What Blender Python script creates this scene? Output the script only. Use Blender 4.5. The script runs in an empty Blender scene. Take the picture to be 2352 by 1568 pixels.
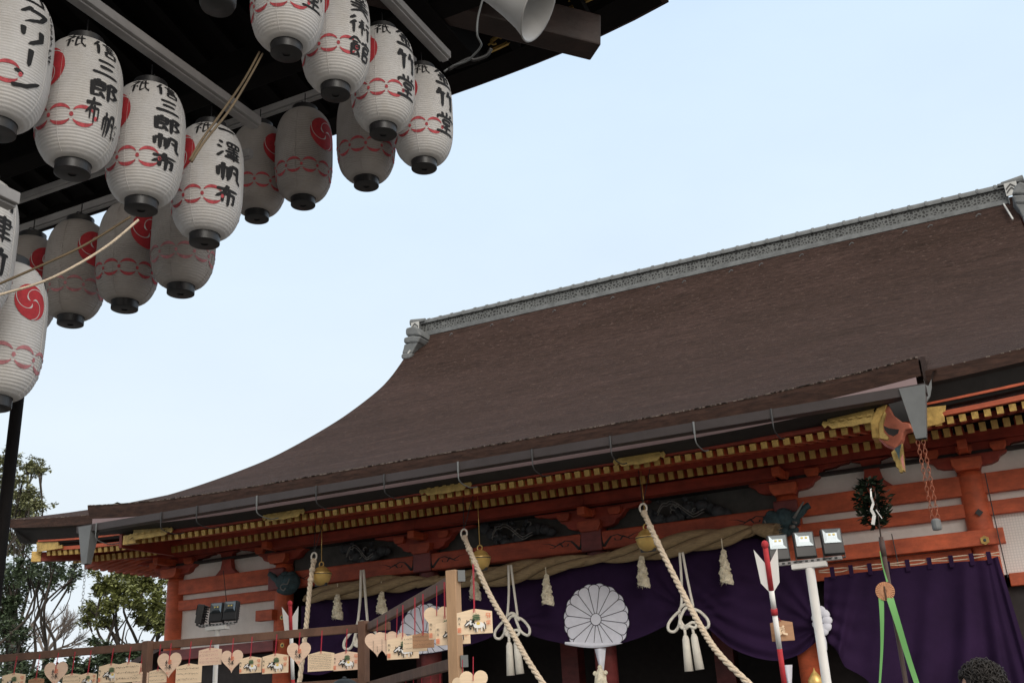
import bpy, math, random
import numpy as np
from mathutils import Matrix, Vector
random.seed(7); rng=np.random.default_rng(7)
S=bpy.context.scene; COL=S.collection
PI=math.pi; rad=math.radians
# ------------------------------------------------------------------ camera
CAM=Vector((0,0,1.6)); LENS=36.5; FP=LENS/36*2352
def cam_matrix(yaw,pitch,roll):
    cy,sy=math.cos(yaw),math.sin(yaw)
    f=Vector((-sy*math.cos(pitch),cy*math.cos(pitch),math.sin(pitch)))
    r=Vector((cy,sy,0)); u=r.cross(f)
    r2=r*math.cos(roll)+u*math.sin(roll); u2=u*math.cos(roll)-r*math.sin(roll)
    return Matrix((r2,u2,-f)).transposed()
RM=cam_matrix(rad(25.1),rad(19.95),rad(-3.15))
def ray(x,y): return RM@Vector((x-1176,784-y,-FP))
def P(x,y,Y):                      # surveyed sight line meeting the vertical plane Y
    d=ray(x,y); return CAM+d*(Y/d.y)
def PD(x,y,dep): return CAM+ray(x,y)*(dep/FP)
cam=bpy.data.cameras.new('camera'); co=bpy.data.objects.new('camera',cam); COL.objects.link(co)
cam.lens=LENS; cam.sensor_width=36; cam.clip_end=3000; cam.clip_start=.05
m=RM.to_4x4(); m.translation=CAM; co.matrix_world=m; S.camera=co
# ------------------------------------------------------------------ materials
def mat(name,col,rough=.6,metal=0,var=0.,scale=8.,bump=0.,bscale=60.,stretch=(1,1,1),col2=None,spec=.5,sheen=0):
    M=bpy.data.materials.new(name); M.use_nodes=True; nt=M.node_tree; b=nt.nodes['Principled BSDF']
    b.inputs['Roughness'].default_value=rough; b.inputs['Metallic'].default_value=metal
    b.inputs['Specular IOR Level'].default_value=spec
    b.inputs['Base Color'].default_value=(*col,1)
    if sheen: b.inputs['Sheen Weight'].default_value=sheen
    if var or bump or col2:
        tc=nt.nodes.new('ShaderNodeTexCoord'); mp=nt.nodes.new('ShaderNodeMapping'); mp.inputs['Scale'].default_value=stretch
        nt.links.new(tc.outputs['Object'],mp.inputs['Vector'])
    if var or col2:
        n=nt.nodes.new('ShaderNodeTexNoise'); n.inputs['Scale'].default_value=scale; n.inputs['Detail'].default_value=8; n.inputs['Roughness'].default_value=.65
        nt.links.new(mp.outputs[0],n.inputs['Vector'])
        r=nt.nodes.new('ShaderNodeValToRGB'); r.color_ramp.elements[0].position=.32; r.color_ramp.elements[1].position=.68
        c2=col2 or [min(1,c*(1+var)) for c in col]; c1=[c*(1-var) for c in col] if not col2 else col
        r.color_ramp.elements[0].color=(*c1,1); r.color_ramp.elements[1].color=(*c2,1)
        nt.links.new(n.outputs['Fac'],r.inputs['Fac']); nt.links.new(r.outputs['Color'],b.inputs['Base Color'])
    if bump:
        n2=nt.nodes.new('ShaderNodeTexNoise'); n2.inputs['Scale'].default_value=bscale; n2.inputs['Detail'].default_value=5
        nt.links.new(mp.outputs[0],n2.inputs['Vector'])
        bp=nt.nodes.new('ShaderNodeBump'); bp.inputs['Strength'].default_value=bump; bp.inputs['Distance'].default_value=.02
        nt.links.new(n2.outputs['Fac'],bp.inputs['Height']); nt.links.new(bp.outputs[0],b.inputs['Normal'])
    return M
M={}
M['verm']=mat('vermilion_paint',(.57,.112,.042),.6,var=.22,scale=5,bump=.08,bscale=30,stretch=(1,1,1))
M['dkverm']=mat('shade_vermilion_paint',(.34,.050,.027),.6,var=.25,scale=4,bump=.1,bscale=30)  # vermilion with the shade under the eaves put into its colour
M['midverm']=mat('halfshade_vermilion_paint',(.42,.074,.031),.6,var=.28,scale=4,bump=.08,bscale=30)  # central porch vermilion, darkened in colour to imitate the eave shade
M['pinkverm']=mat('sun_faded_vermilion',(.50,.15,.09),.65,var=.2,scale=9,bump=.1,bscale=40)
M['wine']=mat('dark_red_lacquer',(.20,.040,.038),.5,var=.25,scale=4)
M['plaster']=mat('white_plaster',(.80,.755,.72),.85,var=.10,scale=1.6,bump=.05,bscale=50)
M['gold']=mat('gilded_copper',(.56,.37,.11),.42,metal=.35,var=.22,scale=14,bump=.15,bscale=60)
M['oldgold']=mat('tarnished_gilding',(.46,.32,.10),.5,metal=.25,var=.3,scale=9,bump=.3,bscale=50)
M['brass']=mat('polished_brass',(.68,.46,.15),.34,metal=.4,var=.15,scale=6)
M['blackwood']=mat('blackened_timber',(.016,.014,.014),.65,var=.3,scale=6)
M['shadeblack']=mat('shade_black_timber',(.0055,.0045,.0045),.8,var=.3,scale=6,spec=.15)  # near-black base colour stands in for deep shade under the pavilion
M['darkwood']=mat('dark_brown_timber',(.030,.016,.013),.55,var=.5,scale=3,bump=.2,bscale=20,stretch=(1,1,1))
M['interior']=mat('dim_interior_board',(.025,.02,.02),.8,var=.3)
M['greyboard']=mat('weathered_grey_board',(.085,.085,.082),.8,var=.25,scale=4)
M['gutter']=mat('painted_gutter_metal',(.052,.042,.043),.5,var=.10,scale=2)
M['lilac']=mat('weathered_copper_flashing',(.26,.185,.19),.5,var=.15,scale=2)
M['spout']=mat('grey_sheet_metal',(.15,.16,.165),.45,var=.12,scale=4)
M['tile']=mat('grey_ridge_tile',(.135,.145,.15),.6,var=.3,scale=5,bump=.2,bscale=30)
M['tilelight']=mat('pale_lime_mortar',(.50,.51,.50),.75,var=.15,scale=8)
M['copper']=mat('copper_chain',(.40,.15,.09),.45,metal=.5,var=.2)
M['carve']=mat('faded_teal_paint',(.035,.072,.085),.7,var=.4,scale=12,bump=.4,bscale=40)
M['carvedk']=mat('dark_carved_wood',(.045,.052,.06),.75,var=.4,scale=10,bump=.5,bscale=30)
M['palep']=mat('pale_paint',(.20,.205,.20),.7,var=.2)
M['pinkp']=mat('faded_pink_paint',(.55,.22,.17),.6,var=.2)
M['straw']=mat('twisted_rice_straw',(.36,.262,.148),.9,var=.30,scale=7,bump=.6,bscale=40,stretch=(1,7,7))
M['oldrope']=mat('weathered_tie_rope',(.15,.11,.065),.9,var=.2)
M['flax']=mat('flax_fibre',(.82,.74,.58),.9,var=.25,scale=20,bump=.5,bscale=80)
M['cord']=mat('white_braided_cord',(.86,.82,.73),.8,var=.1,bump=.3,bscale=120)
M['bellrope']=mat('beige_twisted_rope',(.66,.55,.42),.9,var=.2,scale=25,bump=.4,bscale=90)
M['purple']=mat('purple_curtain_cloth',(.027,.0112,.043),.85,var=.22,scale=1.5,bump=.10,bscale=220,spec=.15)
M['crest']=mat('white_dyed_crest',(.84,.85,.95),.85,var=.06)
M['crestline']=mat('dark_crest_outline',(.05,.045,.07),.85)
M['ink']=mat('black_ink',(.012,.012,.014),.75)
M['inkbrown']=mat('pen_ink',(.07,.05,.04),.8)
M['red']=mat('red_dye',(.46,.030,.040),.75,var=.2,scale=30)
M['bandred']=mat('thin_red_dye',(.50,.075,.09),.8,var=.4,scale=40)
M['palered']=mat('faded_red_dye',(.50,.20,.22),.8,var=.35,scale=25)
M['redcord']=mat('red_cord',(.42,.025,.05),.8)
M['capblk']=mat('black_lacquer_cap',(.020,.020,.022),.38)
M['steel']=mat('dark_steel',(.03,.03,.032),.5)
M['white']=mat('white_paint',(.75,.74,.72),.5,var=.05)
M['railwhite']=mat('dusty_white_metal',(.34,.33,.33),.5,var=.15,scale=6)
M['horn']=mat('grey_enamel_horn',(.42,.42,.42),.38,var=.05)
M['lamp']=mat('black_floodlight_body',(.022,.022,.024),.45)
M['reflector']=mat('silver_reflector',(.20,.225,.24),.3,metal=1)
M['led']=mat('yellow_led_chip',(.80,.65,.2),.5)
M['duskwood']=mat('dark_pole_wood',(.07,.045,.04),.7,var=.2)
M['cedar']=mat('pale_new_timber',(.46,.29,.17),.7,var=.18,scale=3,bump=.15,bscale=25,stretch=(8,8,1))
M['rackwood']=mat('brown_rack_timber',(.135,.070,.045),.7,var=.3,scale=4,bump=.15,bscale=25,stretch=(2,2,1))
M['ema']=mat('pale_plaque_wood',(.82,.64,.45),.65,var=.10,scale=6,stretch=(1,1,14))
M['emapink']=mat('pink_tinted_plaque_wood',(.78,.57,.43),.65,var=.10,scale=6,stretch=(1,1,14))
M['emaold']=mat('browned_plaque_wood',(.40,.22,.12),.65,var=.15,scale=6,stretch=(1,1,14))
M['pine']=mat('green_ink',(.05,.13,.06),.8)
M['paperwhite']=mat('white_ink',(.85,.85,.84),.8)
M['yellow']=mat('yellow_ink',(.75,.55,.12),.8)
M['orangeink']=mat('vermilion_ink',(.75,.20,.10),.8)
M['leafA']=mat('dark_glossy_leaf',(.072,.105,.056),.5,var=.45,scale=2)
M['leafB']=mat('olive_leaf',(.18,.20,.065),.5,var=.45,scale=1.5)
M['leafC']=mat('grey_green_leaf',(.23,.245,.125),.55,var=.4,scale=1.5)
M['sakaki']=mat('sakaki_leaf',(.011,.019,.010),.75,var=.4,scale=8,spec=.15)
M['bark']=mat('tree_bark',(.05,.04,.032),.9,var=.3,bump=.4,bscale=20)
M['green']=mat('green_ribbon',(.16,.42,.13),.6)
M['brownrib']=mat('brown_ribbon',(.12,.07,.07),.7)
M['goldpale']=mat('pale_woven_straw',(.58,.30,.17),.8,var=.2,scale=20)
M['hair']=mat('black_hair',(.014,.011,.010),.6)
M['skin']=mat('skin',(.55,.32,.23),.55)
M['coat']=mat('dark_coat_cloth',(.03,.03,.035),.85,var=.1)
M['cap']=mat('dark_navy_cap_cloth',(.018,.026,.032),.7,var=.1)
M['fringe']=mat('lichen_bark_fringe',(.09,.065,.05),.95,col2=(.26,.22,.19),scale=30)
M['gravel']=mat('grey_gravel',(.12,.115,.105),.95,var=.25,scale=6,bump=.5,bscale=40)
M['paving']=mat('granite_paving',(.15,.145,.135),.85,var=.2,scale=3,bump=.2,bscale=50)
M['stone']=mat('granite_plinth',(.25,.245,.24),.85,var=.2,scale=3)
def paper():
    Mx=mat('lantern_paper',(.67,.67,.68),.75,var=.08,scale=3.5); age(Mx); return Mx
def age(Mx):       # each lantern has yellowed and dirtied by a different amount, in blotches and streaks
    nt=Mx.node_tree; b=nt.nodes['Principled BSDF']; L=nt.links.new; N=nt.nodes.new
    src=b.inputs['Base Color'].links[0].from_socket; oi=N('ShaderNodeObjectInfo'); tc=N('ShaderNodeTexCoord'); mp=N('ShaderNodeMapping'); mp.inputs['Scale'].default_value=(9,9,3.2); L(tc.outputs['Object'],mp.inputs[0])
    ad=N('ShaderNodeVectorMath'); ad.operation='ADD'; sc=N('ShaderNodeVectorMath'); sc.operation='SCALE'; sc.inputs[0].default_value=(31,17,23); L(oi.outputs['Random'],sc.inputs['Scale']); L(mp.outputs[0],ad.inputs[0]); L(sc.outputs[0],ad.inputs[1])
    n=N('ShaderNodeTexNoise'); n.inputs['Scale'].default_value=1; n.inputs['Detail'].default_value=6; n.inputs['Roughness'].default_value=.7; L(ad.outputs[0],n.inputs['Vector'])
    r=N('ShaderNodeValToRGB'); r.color_ramp.elements[0].position=.42; r.color_ramp.elements[0].color=(1,1,1,1); r.color_ramp.elements[1].position=.74; r.color_ramp.elements[1].color=(.87,.84,.79,1); L(n.outputs['Fac'],r.inputs[0])
    m1=N('ShaderNodeMixRGB'); m1.blend_type='MULTIPLY'; m1.inputs[0].default_value=.8; L(src,m1.inputs[1]); L(r.outputs[0],m1.inputs[2])
    r2=N('ShaderNodeValToRGB'); r2.color_ramp.elements[0].color=(.92,.90,.87,1); r2.color_ramp.elements[1].color=(1,.985,.97,1); L(oi.outputs['Random'],r2.inputs[0])
    m2=N('ShaderNodeMixRGB'); m2.blend_type='MULTIPLY'; m2.inputs[0].default_value=1; L(m1.outputs[0],m2.inputs[1]); L(r2.outputs[0],m2.inputs[2]); L(m2.outputs[0],b.inputs['Base Color'])
M['paper']=paper()
M['papergrey']=mat('shaded_lantern_paper',(.41,.385,.375),.75,var=.10,scale=4); age(M['papergrey'])  # darker copy of the paper, painting in the shade on the rear rows
def weather(Mx,dirt,lo=.40,hi=.72,sc=(1.2,1.2,4.5)):     # faded and grimy patches and drips, with a shape of their own
    nt=Mx.node_tree; b=nt.nodes['Principled BSDF']; L=nt.links.new; N=nt.nodes.new
    src=b.inputs['Base Color'].links[0].from_socket; tc=N('ShaderNodeTexCoord'); mp=N('ShaderNodeMapping'); mp.inputs['Scale'].default_value=sc; L(tc.outputs['Object'],mp.inputs[0])
    n=N('ShaderNodeTexNoise'); n.inputs['Scale'].default_value=1.3; n.inputs['Detail'].default_value=9; n.inputs['Roughness'].default_value=.72; L(mp.outputs[0],n.inputs['Vector'])
    r=N('ShaderNodeValToRGB'); r.color_ramp.elements[0].position=lo; r.color_ramp.elements[0].color=(1,1,1,1); r.color_ramp.elements[1].position=hi; r.color_ramp.elements[1].color=(*dirt,1); L(n.outputs['Fac'],r.inputs[0])
    m=N('ShaderNodeMixRGB'); m.blend_type='MULTIPLY'; m.inputs[0].default_value=1; L(src,m.inputs[1]); L(r.outputs[0],m.inputs[2]); L(m.outputs[0],b.inputs['Base Color'])
for k_ in ('verm','dkverm','midverm','wine'): weather(M[k_],(.52,.50,.56))
weather(M['plaster'],(.80,.76,.72),.45,.8,(.8,.8,.5)); weather(M['gutter'],(.7,.66,.62),.4,.75,(2,2,2)); weather(M['gold'],(.55,.52,.5),.45,.7,(5,5,5)); weather(M['purple'],(.72,.74,.78),.42,.75,(1,1,.5))
def bark_roof():
    Mx=bpy.data.materials.new('cypress_bark_thatch'); Mx.use_nodes=True; nt=Mx.node_tree; b=nt.nodes['Principled BSDF']
    L=nt.links.new; N=nt.nodes.new
    tc=N('ShaderNodeTexCoord')
    def noise(sx,sy,sz,sc,det=6,ro=.65):
        mp=N('ShaderNodeMapping'); mp.inputs['Scale'].default_value=(sx,sy,sz); L(tc.outputs['Object'],mp.inputs[0])
        n=N('ShaderNodeTexNoise'); n.inputs['Scale'].default_value=sc; n.inputs['Detail'].default_value=det; n.inputs['Roughness'].default_value=ro
        L(mp.outputs[0],n.inputs['Vector']); return n
    big=noise(.35,.8,.8,1.0,5); fine=noise(2.0,7,7,2.0,8,.8); speck=noise(5,9,9,1.7,3,.65); course=noise(.5,5,5,1.2,4,.6)
    r=N('ShaderNodeValToRGB'); e=r.color_ramp.elements; e[0].position=.36; e[0].color=(.024,.0130,.0105,1); e[1].position=.66; e[1].color=(.074,.0455,.0385,1)
    L(fine.outputs['Fac'],r.inputs[0])
    r2=N('ShaderNodeValToRGB'); e=r2.color_ramp.elements; e[0].position=.3; e[0].color=(.62,.55,.46,1); e[1].position=.72; e[1].color=(1.16,1.13,1.14,1); L(big.outputs['Fac'],r2.inputs[0])
    mx=N('ShaderNodeMixRGB'); mx.blend_type='MULTIPLY'; mx.inputs[0].default_value=.75; L(r.outputs[0],mx.inputs[1]); L(r2.outputs[0],mx.inputs[2])
    r3=N('ShaderNodeValToRGB'); e=r3.color_ramp.elements; e[0].position=.35; e[0].color=(.78,.76,.74,1); e[1].position=.62; e[1].color=(1.1,1.1,1.1,1); L(course.outputs['Fac'],r3.inputs[0])
    m3=N('ShaderNodeMixRGB'); m3.blend_type='MULTIPLY'; m3.inputs[0].default_value=.7; L(mx.outputs[0],m3.inputs[1]); L(r3.outputs[0],m3.inputs[2])
    r4=N('ShaderNodeValToRGB'); e=r4.color_ramp.elements; e[0].position=.60; e[0].color=(0,0,0,1); e[1].position=.70; e[1].color=(1,1,1,1); L(speck.outputs['Fac'],r4.inputs[0])
    m4=N('ShaderNodeMixRGB'); m4.inputs[2].default_value=(.10,.067,.057,1); L(r4.outputs[0],m4.inputs[0]); L(m3.outputs[0],m4.inputs[1])
    L(m4.outputs[0],b.inputs['Base Color']); b.inputs['Roughness'].default_value=.92; b.inputs['Specular IOR Level'].default_value=.2
    bp=N('ShaderNodeBump'); bp.inputs['Strength'].default_value=.75; bp.inputs['Distance'].default_value=.05; L(fine.outputs['Fac'],bp.inputs['Height'])
    bp2=N('ShaderNodeBump'); bp2.inputs['Strength'].default_value=.5; bp2.inputs['Distance'].default_value=.04; L(speck.outputs['Fac'],bp2.inputs['Height']); L(bp.outputs[0],bp2.inputs['Normal'])
    L(bp2.outputs[0],b.inputs['Normal']); return Mx
M['thatch']=bark_roof()
M['eaveedge']=mat('cut_bark_edge',(.030,.014,.010),.9,col2=(.090,.044,.031),scale=3,bump=.6,bscale=40,stretch=(1.6,4,9))
def lattice_tile():
    Mx=bpy.data.materials.new('pierced_ridge_tile'); Mx.use_nodes=True; nt=Mx.node_tree; b=nt.nodes['Principled BSDF']; L=nt.links.new; N=nt.nodes.new
    tc=N('ShaderNodeTexCoord'); mp=N('ShaderNodeMapping'); mp.inputs['Scale'].default_value=(1,1,1.15); L(tc.outputs['Object'],mp.inputs[0])
    v=N('ShaderNodeTexVoronoi'); v.inputs['Scale'].default_value=12; v.inputs['Randomness'].default_value=.85; v.feature='DISTANCE_TO_EDGE'; L(mp.outputs[0],v.inputs['Vector'])
    r=N('ShaderNodeValToRGB'); e=r.color_ramp.elements; e[0].position=.12; e[0].color=(.17,.18,.18,1); e[1].position=.22; e[1].color=(.025,.026,.027,1); L(v.outputs['Distance'],r.inputs[0])
    n=N('ShaderNodeTexNoise'); n.inputs['Scale'].default_value=4; L(tc.outputs['Object'],n.inputs['Vector'])
    r2=N('ShaderNodeValToRGB'); r2.color_ramp.elements[0].color=(.5,.5,.5,1); r2.color_ramp.elements[1].color=(1.1,1.1,1.1,1); L(n.outputs['Fac'],r2.inputs[0])
    mx=N('ShaderNodeMixRGB'); mx.blend_type='MULTIPLY'; mx.inputs[0].default_value=1; L(r.outputs[0],mx.inputs[1]); L(r2.outputs[0],mx.inputs[2])
    L(mx.outputs[0],b.inputs['Base Color']); b.inputs['Roughness'].default_value=.7; return Mx
M['pierced']=lattice_tile()
def lattice_wall():
    Mx=mat('white_lattice_screen',(.62,.60,.59),.8); nt=Mx.node_tree; b=nt.nodes['Principled BSDF']; L=nt.links.new; N=nt.nodes.new
    tc=N('ShaderNodeTexCoord'); br=N('ShaderNodeTexBrick'); br.offset=0; br.inputs['Scale'].default_value=1; br.inputs['Brick Width'].default_value=.035; br.inputs['Row Height'].default_value=.035; br.inputs['Mortar Size'].default_value=.005
    br.inputs['Color1'].default_value=(.80,.76,.73,1); br.inputs['Color2'].default_value=(.80,.76,.73,1); br.inputs['Mortar'].default_value=(.66,.63,.61,1)
    mp=N('ShaderNodeMapping'); mp.inputs['Rotation'].default_value=(PI/2,0,0); L(tc.outputs['Object'],mp.inputs[0]); L(mp.outputs[0],br.inputs['Vector']); L(br.outputs['Color'],b.inputs['Base Color']); return Mx
M['screen']=lattice_wall()
# ------------------------------------------------------------------ mesh builder
WL={}
class MB:
    def __init__(s): s.v=[]; s.f=[]; s.m=[]; s.cur=0
    def add(s,vs,fs,mi=None):
        o=len(s.v); s.v.extend([tuple(x) for x in vs]); s.f.extend([tuple(i+o for i in f) for f in fs]); s.m.extend([s.cur if mi is None else mi]*len(fs)); return s
    def box(s,x0,x1,y0,y1,z0,z1):
        return s.add([(x0,y0,z0),(x1,y0,z0),(x1,y1,z0),(x0,y1,z0),(x0,y0,z1),(x1,y0,z1),(x1,y1,z1),(x0,y1,z1)],
          [(0,3,2,1),(4,5,6,7),(0,1,5,4),(1,2,6,5),(2,3,7,6),(3,0,4,7)])
    def bar(s,a,b,w,h,up=(0,0,1)):
        a=Vector(a); b=Vector(b); d=(b-a).normalized(); u=Vector(up); r=d.cross(u).normalized(); u=r.cross(d)
        vs=[p+r*(i*w/2)+u*(j*h/2) for p in (a,b) for i,j in ((-1,-1),(1,-1),(1,1),(-1,1))]
        return s.add(vs,[(3,2,1,0),(4,5,6,7),(0,1,5,4),(1,2,6,5),(2,3,7,6),(3,0,4,7)])
    def tube(s,pts,r,n=10,caps=True,prof=None):
        pts=[Vector(p) for p in pts]; k=len(pts); rs=r if hasattr(r,'__len__') else [r]*k
        d0=(pts[1]-pts[0]).normalized(); ref=Vector((0,0,1)) if abs(d0.z)<.9 else Vector((1,0,0))
        rr=d0.cross(ref).normalized(); vs=[]
        for i,p in enumerate(pts):
            d=(pts[min(i+1,k-1)]-pts[max(i-1,0)]).normalized()
            rr=(rr-d*rr.dot(d)).normalized(); uu=d.cross(rr)
            for j in range(n):
                a=2*PI*j/n; q=rs[i]*(prof(i/(k-1),a) if prof else 1)
                vs.append(p+(rr*math.cos(a)+uu*math.sin(a))*q)
        fs=[(i*n+j,i*n+(j+1)%n,(i+1)*n+(j+1)%n,(i+1)*n+j) for i in range(k-1) for j in range(n)]
        if caps: fs+= [tuple(range(n))[::-1], tuple((k-1)*n+j for j in range(n))]
        return s.add(vs,fs)
    def lathe(s,prof,c=(0,0,0),n=32,caps=True):
        vs=[(c[0]+r*math.cos(2*PI*j/n),c[1]+r*math.sin(2*PI*j/n),c[2]+z) for r,z in prof for j in range(n)]
        k=len(prof); fs=[(i*n+j,i*n+(j+1)%n,(i+1)*n+(j+1)%n,(i+1)*n+j) for i in range(k-1) for j in range(n)]
        if caps: fs+= [tuple(range(n))[::-1], tuple((k-1)*n+j for j in range(n))]
        return s.add(vs,fs)
    def ball(s,c,r,n=12,k=8,rot=None):
        r=r if hasattr(r,'__len__') else (r,r,r); vs=[]
        for i in range(k+1):
            t=PI*i/k
            for j in range(n):
                a=2*PI*j/n; q=Vector((r[0]*math.sin(t)*math.cos(a),r[1]*math.sin(t)*math.sin(a),-r[2]*math.cos(t)))
                if rot: q=rot@q
                vs.append(Vector(c)+q)
        return s.add(vs,[(i*n+j,i*n+(j+1)%n,(i+1)*n+(j+1)%n,(i+1)*n+j) for i in range(k) for j in range(n)])
    def grid(s,fn,nu,nv,flip=False):
        vs=[fn(i/nu,j/nv) for j in range(nv+1) for i in range(nu+1)]
        w=nu+1; fs=[(j*w+i,j*w+i+1,(j+1)*w+i+1,(j+1)*w+i) for j in range(nv) for i in range(nu)]
        if flip: fs=[f[::-1] for f in fs]
        return s.add(vs,fs)
    def prism(s,pts,org,ax,ay,depth):
        # outline pts (2D) in plane org+ax*x+ay*y, extruded along the normal by depth
        org=Vector(org); ax=Vector(ax); ay=Vector(ay); nz=ax.cross(ay).normalized()*depth; n=len(pts)
        vs=[org+ax*x+ay*y for x,y in pts]; vs=vs+[v+nz for v in vs]
        fs=[tuple(range(n))[::-1],tuple(range(n,2*n))]+[(i,(i+1)%n,n+(i+1)%n,n+i) for i in range(n)]
        return s.add(vs,fs)
    def build(s,name,mats,parent=None,smooth=False,bevel=0,local=False):
        me=bpy.data.meshes.new(name); v=np.array(s.v,float)
        if parent is not None and not local: v=v-np.array(WL[parent.name])
        me.from_pydata(v.tolist(),[],s.f)
        mats=mats if isinstance(mats,(list,tuple)) else [mats]
        for x in mats: me.materials.append(x)
        if len(mats)>1: me.polygons.foreach_set('material_index',s.m)
        if smooth: me.polygons.foreach_set('use_smooth',[True]*len(s.f))
        me.validate(); me.update()
        o=bpy.data.objects.new(name,me); COL.objects.link(o)
        if parent is not None: o.parent=parent; WL[o.name]=WL[parent.name]
        else: WL[o.name]=(0,0,0)
        if smooth=='auto' or (smooth and bevel<0):
            pass
        if bevel>0:
            b=o.modifiers.new('bevel','BEVEL'); b.width=bevel; b.segments=2; b.limit_method='ANGLE'; b.angle_limit=rad(40)
        return o
def thing(name,label,cat,loc=(0,0,0),rz=0,group=None):
    o=bpy.data.objects.new(name,None); COL.objects.link(o); o.location=loc; o.rotation_euler=(0,0,rz); o.empty_display_size=.1
    o['label']=label; o['category']=cat
    if group: o['group']=group
    WL[o.name]=tuple(loc); return o
def tag(o,label,cat,group=None):
    o['label']=label; o['category']=cat
    if group: o['group']=group
    return o
def struct(o,kind='structure'): o['kind']=kind; return o
def dup(o,parent=None,loc=None):
    c=o.copy(); COL.objects.link(c)
    if parent is not None: c.parent=parent
    if loc is not None: c.location=loc
    for ch in list(o.children): dup(ch,c)
    return c
def setmat(o,m_,slot=0):
    o.material_slots[slot].link='OBJECT'; o.material_slots[slot].material=m_
def interp(tab,x):
    xs=[a for a,b in tab]; ys=[b for a,b in tab]
    # monotone smooth interpolation
    n=len(xs)
    if x<=xs[0]: return ys[0]+(ys[1]-ys[0])/(xs[1]-xs[0])*(x-xs[0])
    if x>=xs[-1]: return ys[-1]+(ys[-1]-ys[-2])/(xs[-1]-xs[-2])*(x-xs[-1])
    i=max(j for j in range(n-1) if xs[j]<=x); h=xs[i+1]-xs[i]; t=(x-xs[i])/h
    def sl(j):
        if j==0: return (ys[1]-ys[0])/(xs[1]-xs[0])
        if j==n-1: return (ys[-1]-ys[-2])/(xs[-1]-xs[-2])
        return (ys[j+1]-ys[j-1])/(xs[j+1]-xs[j-1])
    a,b=sl(i)*h,sl(i+1)*h
    return ys[i]*(2*t**3-3*t**2+1)+a*(t**3-2*t**2+t)+ys[i+1]*(-2*t**3+3*t**2)+b*(t**3-t**2)
def smoothpath(pts,n):
    pts=[Vector(p) for p in pts]; out=[]; k=len(pts)
    for i in range(k-1):
        p0,p1,p2,p3=pts[max(i-1,0)],pts[i],pts[i+1],pts[min(i+2,k-1)]
        for j in range(n):
            t=j/n; out.append(.5*((2*p1)+(p2-p0)*t+(2*p0-5*p1+4*p2-p3)*t*t+(3*p1-p0-3*p2+p3)*t**3))
    out.append(pts[-1]); return out
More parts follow.
